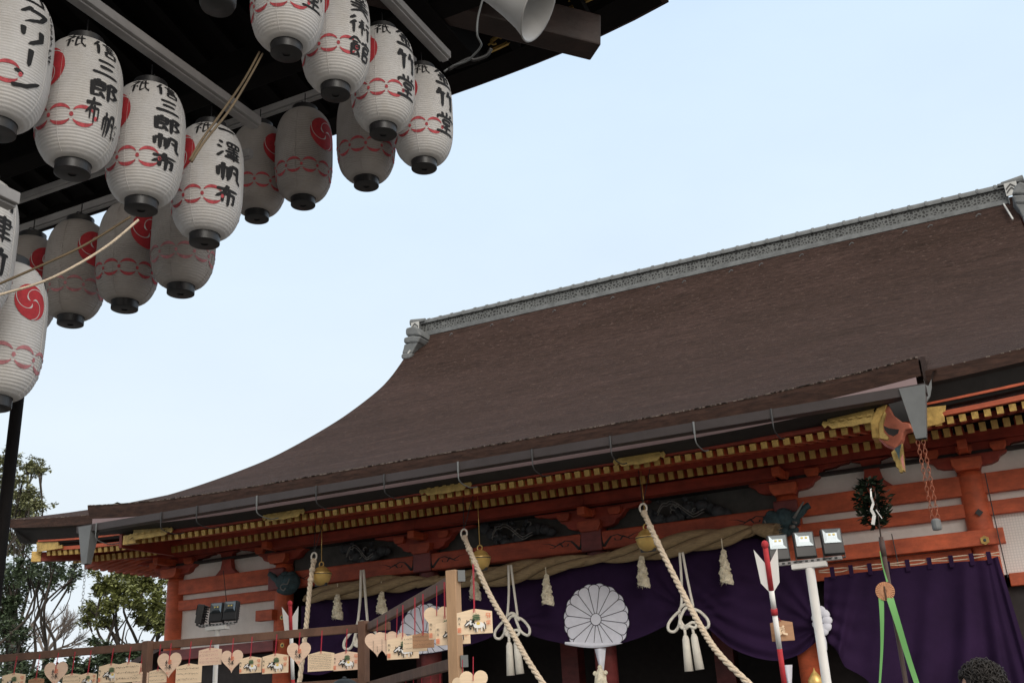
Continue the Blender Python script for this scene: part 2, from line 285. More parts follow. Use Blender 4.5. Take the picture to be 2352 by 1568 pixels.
# ------------------------------------------------------------------ brush writing
GL={
'一':'8 52 92 46','三':'22 18 80 14;28 48 74 45;8 84 94 80',
'信':'30 5 8 48;22 32 22 98;62 4 70 14;40 24 94 20;48 38 86 36;48 52 86 50;48 66 48 96;48 66 86 64 84 94;48 92 86 90',
'郎':'26 2 30 12;12 18 12 90 44 80;12 18 46 16 46 56;12 36 46 35;12 56 46 54;34 66 50 92;62 10 62 100;62 10 92 8 76 36 94 56 80 74 66 70',
'帆':'10 30 10 78;10 30 44 28 44 78 36 74;27 6 27 98;58 14 54 60 44 94;58 14 86 12 86 70 98 90 98 76;68 36 78 50',
'布':'8 26 94 20;50 2 36 40 6 66;32 44 32 86;32 44 78 42 78 84 68 80;55 30 55 100',
'澤':'10 8 24 20;4 34 20 46;4 92 26 62;40 8 40 30;40 8 94 6 94 28;58 8 58 28;76 8 76 28;40 29 94 28;40 44 92 42;66 32 66 60;32 58 98 55;52 62 58 70;84 60 76 70;38 74 94 72;30 86 98 84;66 62 66 100',
'金':'50 2 8 40;50 2 94 38;32 36 68 34;20 54 82 52;50 36 50 90;28 64 36 80;74 62 64 80;6 94 96 90',
'竹':'24 6 8 40;18 28 46 24;32 28 30 94;68 4 54 38;62 26 94 22;78 26 78 92 66 84',
'堂':'50 0 50 20;26 6 34 20;76 4 66 18;10 24 8 42;10 26 92 24 86 40;32 40 32 58;32 40 70 38 70 56;32 56 70 55;24 74 80 71;50 58 50 94;6 96 96 92',
'美':'34 0 42 14;68 0 58 14;16 20 86 17;24 34 78 32;50 16 50 48;8 50 94 46;10 66 92 62;50 50 44 74 8 98;50 68 92 98',
'術':'26 2 6 26;28 28 6 54;19 44 19 98;38 30 64 28;52 8 52 96;52 34 38 62;54 34 66 58;58 12 64 18;72 16 96 14;70 40 98 38;84 40 84 96 76 90',
'館':'26 0 4 28;26 0 48 22;16 28 38 26;14 40 14 92 46 82;14 40 42 38 42 62;14 51 42 50;14 63 42 62;36 68 48 92;74 2 74 12;54 14 54 28;54 16 96 14 94 26;62 32 62 96;62 32 88 30 88 52;62 53 88 52;62 68 90 66 90 94;62 94 90 93',
'貝':'28 4 28 66;28 4 74 2 74 66;28 24 74 23;28 44 74 43;28 66 74 65;40 70 10 98;60 70 92 96',
'コ':'14 16 86 12 82 84;10 84 90 80','ク':'42 4 12 50;36 22 88 18 70 60 24 98','リ':'22 10 24 60;74 4 76 50 40 98','ー':'50 4 48 96','ン':'16 14 38 32;12 92 54 78 92 36',
'祇':'26 4 34 14;8 26 48 24 10 62;28 46 28 98;38 56 48 66;70 14 58 22 58 90 78 74;58 40 96 36;76 10 82 70 98 92 98 76',
'弥':'8 12 40 10 40 30;10 30 40 29;10 30 8 52 40 50 38 92 26 84;66 4 50 34;62 18 94 16 88 30;74 20 74 94 64 86;60 48 50 80;86 46 98 76',
'栄':'24 2 32 16;50 0 50 14;78 2 66 16;10 22 8 40;10 24 92 22 84 38;10 56 92 52;50 40 50 100;46 58 8 92;54 58 94 90',
'丙':'6 10 94 8;18 34 16 98;18 34 84 32 84 92 74 88;50 10 48 40 26 72;52 46 72 68','午':'30 2 10 36;24 22 84 18;6 54 96 50;52 20 52 100',
'縁':'26 2 10 26 30 28;34 16 8 50 42 46;26 50 26 98;10 66 6 86;38 62 46 82;50 6 86 4 84 30;50 18 84 17;44 32 98 30;70 32 58 52;66 46 74 70 64 96;66 50 48 66;70 62 46 86;90 40 72 54;74 56 96 90',
'門':'10 6 10 98;10 6 42 5 42 40;10 22 42 21;10 40 42 39;60 5 60 40;60 5 90 4 90 92 80 88;60 22 90 21;60 40 90 39',
'津':'10 8 24 20;4 34 20 46;4 92 26 62;42 16 86 14 86 46;34 30 98 28;42 46 86 44;40 62 90 60;32 80 98 78;64 4 64 100'}
def strokes(ch): return [[(float(a),float(b)) for a,b in zip(s.split()[::2],s.split()[1::2])] for s in GL[ch].split(';')]
def ribbon(mb,path,w,mp,step=5.,wf=None,off=0):
    # path in 2D, w half-width, mp maps (x,y)->3D
    pts=[]; 
    for i in range(len(path)-1):
        a,b=path[i],path[i+1]; d=math.dist(a,b); n=max(1,int(d/step))
        for j in range(n): pts.append((a[0]+(b[0]-a[0])*j/n,a[1]+(b[1]-a[1])*j/n))
    pts.append(path[-1]); k=len(pts)
    if k<2: return
    vs=[]; 
    for i,p in enumerate(pts):
        a=pts[max(i-1,0)]; b=pts[min(i+1,k-1)]; dx,dy=b[0]-a[0],b[1]-a[1]; L=math.hypot(dx,dy) or 1
        t=i/(k-1); q=w*(wf(t) if wf else 1); nx,ny=-dy/L*q,dx/L*q
        vs+= [mp(p[0]+nx,p[1]+ny),mp(p[0]-nx,p[1]-ny)]
    mb.add(vs,[(2*i,2*i+1,2*i+3,2*i+2) for i in range(k-1)])
def brush(t): return (1.05-.35*t)*(min(1,t*9+.55))*(1 if t<.86 else max(.25,(1-t)/.14*.75+.25))
def write(mb,ch,mp,w=6.,step=5):
    for s in strokes(ch): ribbon(mb,s,w*random.uniform(.85,1.15),mp,step,brush)
def scribble(mb,x0,x1,y0,y1,rows,mp,size,w):
    # illegible pen marks in rows
    for r in range(rows):
        y=y0+(y1-y0)*(r+.5)/rows; x=x0
        while x<x1-size:
            for q in range(random.randint(2,3)):
                a=(x+random.uniform(0,size*.7),y+random.uniform(-size*.5,size*.5)); b=(a[0]+random.uniform(-.5,.6)*size,a[1]+random.uniform(-.6,.6)*size)
                ribbon(mb,[a,b],w,mp,1e9)
            x+=size*random.uniform(1.0,1.5)
# ------------------------------------------------------------------ sky and light
w=bpy.data.worlds.new('World'); S.world=w; w.use_nodes=True; nt=w.node_tree; L=nt.links.new; N=nt.nodes.new
bg=nt.nodes['Background']; SUN_EL,SUN_AZ=rad(31),rad(140)      # azimuth measured clockwise from +Y
sky=N('ShaderNodeTexSky'); sky.sky_type='NISHITA'; sky.sun_disc=False; sky.sun_elevation=SUN_EL; sky.sun_rotation=SUN_AZ; sky.air_density=1.0; sky.dust_density=2.5; sky.ozone_density=1.5
tc=N('ShaderNodeTexCoord'); n=N('ShaderNodeTexNoise'); n.inputs['Scale'].default_value=2.3; n.inputs['Detail'].default_value=7; n.inputs['Roughness'].default_value=.5
mp=N('ShaderNodeMapping'); mp.inputs['Scale'].default_value=(1,1,2.2); L(tc.outputs['Generated'],mp.inputs[0]); L(mp.outputs[0],n.inputs['Vector'])
sp=N('ShaderNodeSeparateXYZ'); L(tc.outputs['Generated'],sp.inputs[0])
# thin high cloud veil over the clear sky: whiter low down and in drifting patches
rp=N('ShaderNodeValToRGB'); e=rp.color_ramp.elements; e[0].position=.0; e[0].color=(9.0,9.5,10.0,1); e[1].position=.80; e[1].color=(9.6,9.2,8.9,1)
e2=rp.color_ramp.elements.new(.22); e2.color=(8.6,9.6,10.3,1); e3=rp.color_ramp.elements.new(.45); e3.color=(7.7,9.2,10.7,1); e4=rp.color_ramp.elements.new(.62); e4.color=(6.9,8.6,10.7,1)
L(sp.outputs['Z'],rp.inputs[0])
mr=N('ShaderNodeMapRange'); mr.inputs[1].default_value=.3; mr.inputs[2].default_value=.7; mr.inputs[3].default_value=.89; mr.inputs[4].default_value=1.0; L(n.outputs['Fac'],mr.inputs[0])
mx=N('ShaderNodeMixRGB'); L(mr.outputs[0],mx.inputs[0]); L(sky.outputs[0],mx.inputs[1]); L(rp.outputs[0],mx.inputs[2])
sdv=(math.sin(SUN_AZ)*math.cos(SUN_EL),math.cos(SUN_AZ)*math.cos(SUN_EL),math.sin(SUN_EL))
dt=N('ShaderNodeVectorMath'); dt.operation='DOT_PRODUCT'; dt.inputs[1].default_value=sdv; L(tc.outputs['Generated'],dt.inputs[0])
# broad warm glow of the veiled sun in the half of the sky behind the viewer
gl=N('ShaderNodeMapRange'); gl.interpolation_type='SMOOTHSTEP'; gl.inputs[1].default_value=.15; gl.inputs[2].default_value=1.0; gl.inputs[3].default_value=0; gl.inputs[4].default_value=1; L(dt.outputs['Value'],gl.inputs[0])
mg=N('ShaderNodeMixRGB'); mg.inputs[2].default_value=(13.8,12.5,10.9,1); L(gl.outputs[0],mg.inputs[0]); L(mx.outputs[0],mg.inputs[1]); L(mg.outputs[0],bg.inputs['Color']); bg.inputs['Strength'].default_value=.1
sl=bpy.data.lights.new('sun','SUN'); sl.energy=1.5; sl.angle=rad(32); sl.color=(1,.96,.90); so=bpy.data.objects.new('sun',sl); COL.objects.link(so)
sd=Vector((math.sin(SUN_AZ)*math.cos(SUN_EL),math.cos(SUN_AZ)*math.cos(SUN_EL),math.sin(SUN_EL))); so.rotation_euler=sd.to_track_quat('Z','Y').to_euler(); so.location=(0,-20,40)
S.view_settings.view_transform='Standard'; S.view_settings.look='None'; S.view_settings.exposure=0; S.view_settings.gamma=1
S.cycles.max_bounces=6; S.cycles.diffuse_bounces=4; S.cycles.use_denoising=True
# ------------------------------------------------------------------ ground
g=MB(); g.grid(lambda u,v:(-900+1800*u,-900+1800*v,0),24,24); struct(g.build('ground',M['gravel']))
p=MB(); p.grid(lambda u,v:(-24+44*u,2+10*v,.006),8,4); struct(p.build('stone_paving',M['paving']))
# ------------------------------------------------------------------ main hall
XC=-7.28; YE=12.94; YR=24.5; XL,XR=-16.34,3.39; GL_,GR_=-14.4,1.45
hall=thing('shrine_hall','vermilion shrine hall with sweeping brown bark roof and grey ridge','shrine',(XC,15,0))
PROF=[(12.94,5.24),(13.9,5.57),(14.9,5.95),(15.84,6.34),(17,6.86),(18.15,7.42),(19.68,8.28),(20.85,9.0),(22.25,9.98),(22.91,10.55),(23.6,11.28),(24.5,12.3)]
def upt(X): return min(.30,.24*max(0,(abs(X-XC)-4.5)/4.56)**2.4)
def zroof(X,Y): return interp(PROF,Y)+upt(X)*max(0,1-(Y-YE)/4.5)
def bL(Y): return max(XL,min(GL_,XL+(Y-YE)))
def bR(Y): return max(GR_,min(XR,XR-(Y-YE)))
mb=MB()
def fr(u,v):
    Y=YE+(YR-YE)*v; X=bL(Y)+(bR(Y)-bL(Y))*u; return (X,Y,zroof(X,Y))
mb.grid(fr,90,60)
mb.grid(lambda u,v:(fr(u,v)[0],2*YR-fr(u,v)[1],fr(u,v)[2]),40,30,flip=True)
# hip ends
mb.grid(lambda u,v:(XL+1.94*v,(YE+1.94*v)+(2*YR-2*(YE+1.94*v))*u,zroof(XL+1.94*v,YE+1.94*v) if u in(0,1) else interp(PROF,YE+1.94*v)+upt(XL)*max(0,1-1.94*v/4.5)*abs(2*u-1)**6),40,8,flip=True)
mb.grid(lambda u,v:(XR-1.94*v,(YE+1.94*v)+(2*YR-2*(YE+1.94*v))*u,interp(PROF,YE+1.94*v)+upt(XR)*max(0,1-1.94*v/4.5)*abs(2*u-1)**6),40,8)
mb.build('roof',M['thatch'],hall,smooth=True)
gb=MB()
for X,s in ((GL_+.35,1),(GR_-.35,-1)):
    pts=[(Y-YR,interp(PROF,Y)) for Y in np.linspace(14.9,YR,16)]; pts=pts+[(-a,b) for a,b in pts[::-1][1:]]
    gb.prism(pts,(X,YR,-.16),(0,1,0),(0,0,1),.06*s)
gb.build('gable_wall',M['dkverm'],hall)
vb=MB()
for X,s in ((GL_,1),(GR_,-1)):     # thick verge edge of the bark
    for sg in (1,-1):
        vb.grid(lambda u,v:(X+s*.30*v,YR-sg*(YR-14.7)*(1-u),interp(PROF,YR-(YR-14.7)*(1-u))-.34*v-.004),40,1,flip=(sg*s<0))
vb.build('verge',M['eaveedge'],hall)
def sweep(sec,x0,x1,nx,zf,closed=False):
    m=MB(); 
    m.grid(lambda u,v:(x0+(x1-x0)*u,sec[round(v*(len(sec)-1))][0],zf(x0+(x1-x0)*u)+sec[round(v*(len(sec)-1))][1]),nx,len(sec)-1,flip=True); return m
E0=5.24
ed=sweep([(YE,0),(YE+.015,-.05),(YE+.035,-.15)],XL,XR,80,lambda X:zroof(X,YE))
ed.grid(lambda u,v:(XL+.035*v,YE+(2*YR-2*YE)*u,E0+upt(XL)*abs(2*u-1)**6-.15*v),60,1)
ed.build('eave_edge',M['eaveedge'],hall)
ub=sweep([(YE+.036,-.151),(YE+.10,-.18),(YE+.27,-.40),(YE+.42,-.40),(YE+.42,-.2)],XL+.04,XR-.04,80,lambda X:zroof(X,YE))
ub.grid(lambda u,v:(XL+.04+.30*v,YE+.1+(2*YR-2*YE-.2)*u,E0+upt(XL)*abs(2*u-1)**6-.152-.25*v),60,1)
ub.grid(lambda u,v:(XL+.34+2*v,YE+.3+(2*YR-2*YE-.6)*u,E0+upt(XL)*abs(2*u-1)**6-.402+.45*v),40,1)
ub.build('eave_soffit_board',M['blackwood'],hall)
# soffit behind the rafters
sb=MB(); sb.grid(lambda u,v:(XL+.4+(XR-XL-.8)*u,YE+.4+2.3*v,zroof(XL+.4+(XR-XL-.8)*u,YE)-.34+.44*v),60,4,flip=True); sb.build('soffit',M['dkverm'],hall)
# red strips over the flying rafters of the main eave (both wings)
def strip(name,y0,y1,dz0,dz1,x0,x1,m_,zf,nx=40):
    s=MB()
    def q(u,v):
        X=x0+(x1-x0)*u; c=[(y0,dz0),(y1,dz0),(y1,dz1),(y0,dz1),(y0,dz0)][round(v*4)]; return (X,c[0],zf(X)+c[1])
    s.grid(q,nx,4)
    for X,fl in ((x0,0),(x1,1)):
        vs=[(X,y0,zf(X)+dz0),(X,y1,zf(X)+dz0),(X,y1,zf(X)+dz1),(X,y0,zf(X)+dz1)]; s.add(vs,[(0,1,2,3) if fl else (3,2,1,0)])
    return s.build(name,m_,hall)
ze=lambda X:upt(X)*.85
for a,b in ((XL+.55,-13.25),(-1.0,XR-.4)):
    strip('eave_strip',13.24,13.32,4.735,4.795,a,b,M['verm'],ze); strip('eave_strip',13.16,13.22,4.885,4.915,a,b,M['verm'],ze)
strip('rafter_strip',13.86,13.95,4.745,4.82,XL+.9,XR-.5,M['dkverm'],ze)
# ------------------------------------------------------------------ rafters with gilt ends
def rafter_mesh(y0,z0,y1,z1,nm,hh=.09):
    b=MB(); b.bar((XC,y0,z0),(XC,y1,z1),.070,hh); r=b.build(nm,M['verm'],hall)
    d=(Vector((0,y1,z1))-Vector((0,y0,z0))).normalized(); c=MB(); c.bar(Vector((XC,y0,z0))-d*.008,Vector((XC,y0,z0))+d*.05,.076,hh+.006)
    k=c.build('rafter_cap',M['gold'],r); return r
sets=[]
SP=.140
low=[-15.65+SP*i for i in range(130)]; kup=[-12.95+SP*i for i in range(85)]; wl=[-15.62+SP*i for i in range(16)]; wr=[-.86+SP*i for i in range(25)]
wr=[x for x in wr if x<2.5]
KF=lambda X:.07*max(0,(abs(X+7.15)-3.8)/2.9)**2.4
spec={'low':(13.90,4.685,15.1,4.945,lambda X:ze(X)*.6,low),'kup':(12.74,4.63,13.92,4.86,KF,kup),'wl':(13.28,4.69,14.0,4.83,ze,wl),'wr':(13.28,4.675,14.0,4.815,ze,wr)}
indiv={'low':lambda x:-7.0<x<.45,'kup':lambda x:x>-6.0,'wl':lambda x:False,'wr':lambda x:x<.42}
rest=MB()
for k,(y0,z0,y1,z1,zf,xs) in spec.items():
    first=None
    for x in xs:
        if indiv[k](x):
            if first is None: first=rafter_mesh(y0,z0,y1,z1,'rafter',.104 if k=='low' else .078); o=first
            else:
                o=first.copy(); COL.objects.link(o); ch=first.children[0].copy(); COL.objects.link(ch); ch.parent=o
            o.location=(x-XC,0,zf(x))
        else:
            q=Vector((x,y0,z0+zf(x))); e=Vector((x,y1,z1+zf(x))); d=(e-q).normalized()
            hh=.104 if k=='low' else .078; rest.cur=0; rest.bar(q,e,.07,hh); rest.cur=1; rest.bar(q-d*.008,q+d*.05,.076,hh+.006)
# side eave rafters running out over the west side
rest.cur=0
for i in range(60):
    y=14.3+.19*i; rest.bar((-14.2,y,4.90),(XL+.55,y,4.70),.085,.09)
rr=rest.build('rafter',[M['verm'],M['gold']],hall); struct(rr,'stuff')
# corner (hip) rafter with gilt tip
hb=MB(); hb.bar((-14.3,15,4.86),(XL+.42,YE+.42,4.80),.14,.16); hr=hb.build('corner_rafter',M['dkverm'],hall)
hc=MB(); a=Vector((XL+.42,YE+.42,4.80)); d=Vector((-1,-1,-.02)).normalized(); hc.bar(a-d*.02,a+d*.14,.16,.18); hc.build('rafter_cap',M['gold'],hr)
gp=MB(); gp.prism([(0,0),(.62,0),(.60,.06),(.52,.05),(.50,.14),(.40,.15),(.12,.16),(-.05,.2)],(XL+.52,13.2,4.86),(1,0,0),(0,0,1),-.03); gp.build('gilt_fitting',M['gold'],hall)
# ------------------------------------------------------------------ porch roof (kohai) in front of the three middle bays
KL,KR,KY=-13.67,-.62,12.3; KC=(KL+KR)/2
def kflare(X): return .16*max(0,(abs(X-KC)-2.6)/3.9)**2.6
def zk(X,Y):
    t=(15.6-Y)/3.3; zb=interp(PROF,15.6); return zb+.02+(5.115-zb-.02)*t+kflare(X)*t*t-.06*math.sin(PI*t)
kb=MB(); kb.grid(lambda u,v:(KL+(KR-KL)*u,KY+3.3*v,zk(KL+(KR-KL)*u,KY+3.3*v)),80,20); kb.build('porch_roof',M['thatch'],hall,smooth=True)
ke=sweep([(KY,0),(KY+.012,-.06),(KY+.07,-.21)],KL,KR,80,lambda X:zk(X,KY))
for X,s in ((KL,1),(KR,-1)):
    ke.grid(lambda u,v:(X+s*.05*v,KY+.07*v+3.0*u,zk(X,KY+3.0*u)-.22*v*(1-u*.9)),20,2,flip=s<0)
ke.build('porch_eave_edge',M['eaveedge'],hall)
fr_=MB(); rf=random.Random(4)
for k in range(800):
    a=rf.random(); 
    if rf.random()<.85: X=KL+(KR-KL)*a; Y=KY; z=zk(X,KY)
    else: X=XL+(XR-XL)*a; Y=YE; z=zroof(X,YE)
    h=rf.uniform(.004,.011); l=rf.uniform(.01,.05); fr_.box(X,X+l,Y-.006,Y+rf.uniform(.02,.10),z-.004-h*.5,z+h*.6)
struct(fr_.build('eave_fringe',M['fringe'],hall),'stuff')
tr=MB(); 
ks=lambda X:zk(X,KY)
tr=sweep([(KY+.071,-.211),(KY+.075,-.30),(KY+.10,-.34)],KL+.06,KR-.06,60,ks); tr.build('eave_flashing',M['lilac'],hall)
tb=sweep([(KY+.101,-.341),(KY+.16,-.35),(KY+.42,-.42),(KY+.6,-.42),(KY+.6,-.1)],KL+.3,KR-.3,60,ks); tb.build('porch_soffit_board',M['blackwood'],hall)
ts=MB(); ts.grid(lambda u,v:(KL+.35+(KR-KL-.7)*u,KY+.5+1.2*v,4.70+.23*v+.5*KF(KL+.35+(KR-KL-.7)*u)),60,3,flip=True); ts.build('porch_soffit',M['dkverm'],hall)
strip('porch_strip',12.69,12.77,4.685,4.735,-13.05,-1.1,M['dkverm'],KF); strip('porch_strip',12.62,12.69,4.80,4.835,-13.05,-1.1,M['dkverm'],KF)
# side boards closing the porch eave
for X in (KL+.33,KR-.40):
    q=MB(); q.box(X-.03,X+.03,KY+.45,14.0,4.60,4.86); q.build('porch_end_board',M['dkverm'],hall)
# gilt fittings along the porch eave
for (px,py,wd) in ((345,1222,.95),(650,1179,.80),(1022,1118,.85),(1467,1050,.72),(1955,962,.70)):
    c=P(px,py,12.6); h=.20
    o=[(-wd/2,.02),(-wd*.46,-.03),(-wd*.40,.0),(-wd*.34,-.05),(-wd*.12,-.05),(0,-.06),(wd*.12,-.05),(wd*.34,-.05),(wd*.40,0),(wd*.46,-.03),(wd/2,.02),(wd*.47,.06),(wd*.40,.05),(wd*.38,.10),(wd*.45,.13),(-wd*.45,.13),(-wd*.38,.10),(-wd*.40,.05),(-wd*.47,.06)]
    f=MB(); f.prism(o,(c.x,12.60,c.z-.03),(1,0,0),(0,0,1),-.02)
    for k in range(5): f.prism([(-.03,-.014),(.03,-.014),(.03,.014),(-.03,.014)],(c.x+(k-2)*wd*.15,12.578,c.z+.01),(1,0,0),(0,0,1),-.006)
    f.build('gilt_fitting',M['oldgold'],hall,bevel=.004)
# left porch corner gilt boards
c=P(305,1232,12.75); f=MB(); f.box(c.x-.12,c.x+.16,12.66,12.74,c.z-.13,c.z+.02); f.build('gilt_fitting',M['gold'],hall)
# gutter with hangers and downspouts
ZG=lambda X:.015*(abs(X+7)/6)**2
gm=MB(); gx0,gx1=-13.56,-.58
def gq(u,v):
    X=gx0+(gx1-gx0)*u; c=[(12.02,4.880),(12.03,4.772),(12.18,4.767),(12.19,4.880),(12.17,4.880),(12.165,4.787),(12.045,4.787),(12.035,4.880),(12.02,4.880)][round(v*8)]; return (X,c[0],c[1])
gm.grid(gq,20,8)
for X,fl in ((gx0,0),(gx1,1)): gm.add([(X,12.02,4.880),(X,12.03,4.772),(X,12.18,4.767),(X,12.19,4.880)],[(0,1,2,3) if not fl else (3,2,1,0)])
gut=gm.build('gutter',M['gutter'],hall)
for i,px in enumerate((240,385,465,600,735,890,1060,1232,1415,1612,1797)):
    X=P(px,1100,12.1).x; h=MB(); h.tube(smoothpath([(X,12.01,4.88),(X,12.012,4.74),(X,12.05,4.62),(X+.01,12.30,4.58),(X+.02,12.5,4.62)],5),.008,6); h.box(X-.012,X+.012,12.008,12.02,4.74,4.885); h.build('gutter_hanger',M['steel' if i%3 else 'spout'],gut)
def spout(X,zt,zb,nm,par):
    s=MB(); t,b=.14,.055
    vs=[(X-t,12.0,zt),(X+t,12.0,zt),(X+t,12.2,zt),(X-t,12.2,zt),(X-b-.01,12.06,zb),(X+b-.01,12.06,zb),(X+b-.01,12.16,zb),(X-b-.01,12.16,zb)]
    s.add(vs,[(0,1,2,3),(1,0,4,5),(2,1,5,6),(3,2,6,7),(0,3,7,4)]); s.build(nm,M['spout'],par)
spout(-.72,4.86,4.28,'downspout',gut); spout(-13.36,4.86,4.27,'downspout',gut)
# valley where the porch bark dips down to the main eave, with its metal lip
def Z4(x,y,Y): return P((2400+x/3.137)*.784,(1000+y/3.137)*.784,Y)
vp_=[Z4(x,y,12.5) for x,y in ((918,140),(926,165),(936,210),(955,322),(978,392),(1000,405),(1018,385),(1032,330),(1044,272),(1060,268))]
vf=MB(); 
def vq(u,v):
    k=u*(len(vp_)-1); i=min(int(k),len(vp_)-2); p=vp_[i].lerp(vp_[i+1],k-i); return (p.x+.02*v,p.y+.9*v,p.z+.26*v)
vf.grid(vq,36,8); vf.build('valley_bark',M['thatch'],hall,smooth=True)
vl=[(952,330),(978,396),(1002,408),(1030,345),(1034,420),(1018,505),(992,547),(955,520),(985,512),(990,450)]
vf=MB(); o=P(2128,900,12.47); vf.prism([((Z4(x,y,12.47)-o).x,(Z4(x,y,12.47)-o).z) for x,y in vl][::-1],o,(1,0,0),(0,0,1),-.03); vf.build('valley_flashing',M['spout'],hall,bevel=.004)
# carved porch gable board with gilt end and hanging pendant
def piece(nm,l,m_,Y,d,par,bv=.006):
    c=Z4(l[0][0],l[0][1],Y); pts=[((Z4(x,y,Y)-c).x,(Z4(x,y,Y)-c).z) for x,y in l]
    A=sum(a[0]*b[1]-b[0]*a[1] for a,b in zip(pts,pts[1:]+pts[:1]))
    if A<0: pts=pts[::-1]
    f=MB(); f.prism(pts,c,(1,0,0),(0,0,1),-d); return f.build(nm,M[m_],par,bevel=bv)
gbd=piece('porch_gable_board',[(560,640),(640,585),(680,672),(760,738),(835,750),(850,800),(790,812),(775,835),(760,900),(700,985),(620,950),(552,890),(548,760)],'pinkverm',12.62,.22,hall,.015)
piece('gilt_fitting',[(525,610),(470,745),(485,890),(552,890),(548,757),(602,640),(630,568)],'gold',12.58,.28,gbd,.012)
piece('gilt_fitting',[(552,888),(548,757),(602,640),(612,655),(585,760),(592,830),(640,880),(625,905)],'oldgold',12.42,.07,gbd,.006)
piece('scroll_hollow',[(590,772),(640,795),(735,808),(722,845),(682,868),(632,850),(602,812)],'blackwood',12.40,.012,gbd,.002)
piece('soffit_hollow',[(635,575),(765,540),(832,735),(760,735),(690,680)],'blackwood',12.45,.03,gbd,.002)
piece('painted_shadow',[(552,890),(620,950),(700,985),(690,998),(610,965),(550,905)],'wine',12.40,.02,gbd,.002)  # dark strip painting the shadow under the gable board
pd=piece('pendant',[(660,1015),(690,992),(740,952),(765,930),(778,1060),(790,1195),(770,1185),(760,1205),(735,1198),(728,1165),(705,1150),(700,1105),(682,1090)],'oldgold',12.38,.07,gbd,.008)
piece('pendant_paint',[(690,985),(757,938),(742,1000),(737,1090),(712,1022)],'carve',12.305,.008,pd,.001); piece('pendant_paint',[(747,1080),(768,1030),(789,1188),(766,1150)],'pinkp',12.305,.008,pd,.001)
piece('gilt_fitting',[(945,610),(1165,585),(1158,640),(1130,655),(1150,690),(1155,735),(1100,760),(950,790)],'gold',13.10,.02,hall,.004)
# ------------------------------------------------------------------ ridge
RX0,RX1=-14.28,1.33
rg=MB(); rg.box(RX0,RX1,24.36,24.64,12.22,12.47); ridge=rg.build('ridge',M['pierced'],hall)
rt=MB()
rt.box(RX0,RX1,24.27,24.73,12.06,12.15); rt.box(RX0,RX1,24.31,24.69,12.152,12.20); rt.box(RX0,RX1,24.30,24.70,12.472,12.52)
rt.tube([(RX0,24.5,12.53),(RX1,24.5,12.53)],.13,14)
for i in range(41):
    X=RX0+.2+i*(RX1-RX0-.4)/40; rt.tube([(X-.03,24.5,12.53),(X+.03,24.5,12.53)],.148,14)
    rt.box(X-.015,X+.015,24.265,24.30,12.47,12.53)
rt.build('ridge_tiles',M['tile'],ridge,bevel=.006)
for i in range(16):
    X=RX0+.4+i*.98+random.uniform(-.3,.3); h=MB(); zz=interp(PROF,24.05)
    h.tube(smoothpath([(X-.06,24.02,zz+.02),(X,24.0,zz+.06),(X+.05,23.98,zz+.03)],4),.012,6); h.build('roof_hook',M['tile'],hall)
for s,X in ((-1,RX0),(1,RX1)):
    b=MB(); b.box(min(X,X+s*.02),max(X,X+s*.02),24.2,24.8,12.0,12.50); e=b.build('ridge_end_ornament',M['tile'],ridge,bevel=.02)
    tiers=[([(455,590),(475,572),(520,558),(600,540),(650,590),(692,690),(560,692),(500,690),(468,700),(455,660)],23.62,.75,.05),([(425,742),(440,722),(500,700),(560,690),(692,702),(650,800),(540,800),(440,815),(428,790)],23.57,.75,.05),([(440,830),(555,798),(652,800),(600,880),(560,962),(405,965),(425,900)],23.60,.70,.02),([(383,1020),(395,980),(420,958),(565,955),(545,1010),(520,1040),(450,1052),(400,1042)],23.50,.55,.04)]
    for pts,Y_,dp,bv in tiers:
        f=(lambda x,y:P((1100+x/5.227)*.784,(850+y/5.227)*.784,Y_)) if s<0 else (lambda x,y:P((2600+(1955+(650-x)*1.3)/5.227)*.784,(450+(450+(y-560)*1.3)/5.227)*.784,Y_))
        c=f(*pts[0]); pp=[((f(x,y)-c).x,(f(x,y)-c).z) for x,y in pts]
        if sum(a[0]*b_[1]-b_[0]*a[1] for a,b_ in zip(pp,pp[1:]+pp[:1]))<0: pp=pp[::-1]
        b=MB(); b.prism(pp,c,(1,0,0),(0,0,1),-dp); b.build('ornament_tier',M['tile'],e,bevel=bv)
    t=MB(); t.tube([(X-s*.05,24.5,12.62),(X+s*.42,24.5,12.66)],[.09,.11],14); t.box(min(X-s*.15,X+s*.30),max(X-s*.15,X+s*.30),24.25,24.75,12.53,12.58); t.build('end_roll',M['tile'],e)
    t=MB(); x=X+s*.11
    t.box(x-.13,x+.13,24.17,24.195,12.20,12.52)
    t.build('mortar_panel',M['tilelight'],e)
    t=MB(); 
    for dz in (0,.09): t.prism([(-.11,-.09+dz),(-.11,-.05+dz),(0,.06+dz),(.11,-.05+dz),(.11,-.09+dz),(0,.02+dz)][::-1],(x,24.165,12.34),(1,0,0),(0,0,1),.008)
    t.build('mortar_panel_line',M['steel'],e)
    l=MB(); l.bar((X-s*.12,24.1,12.0),(X-s*.04,23.5,11.33),.03,.03); l.build('verge_wire',M['tilelight'],e)
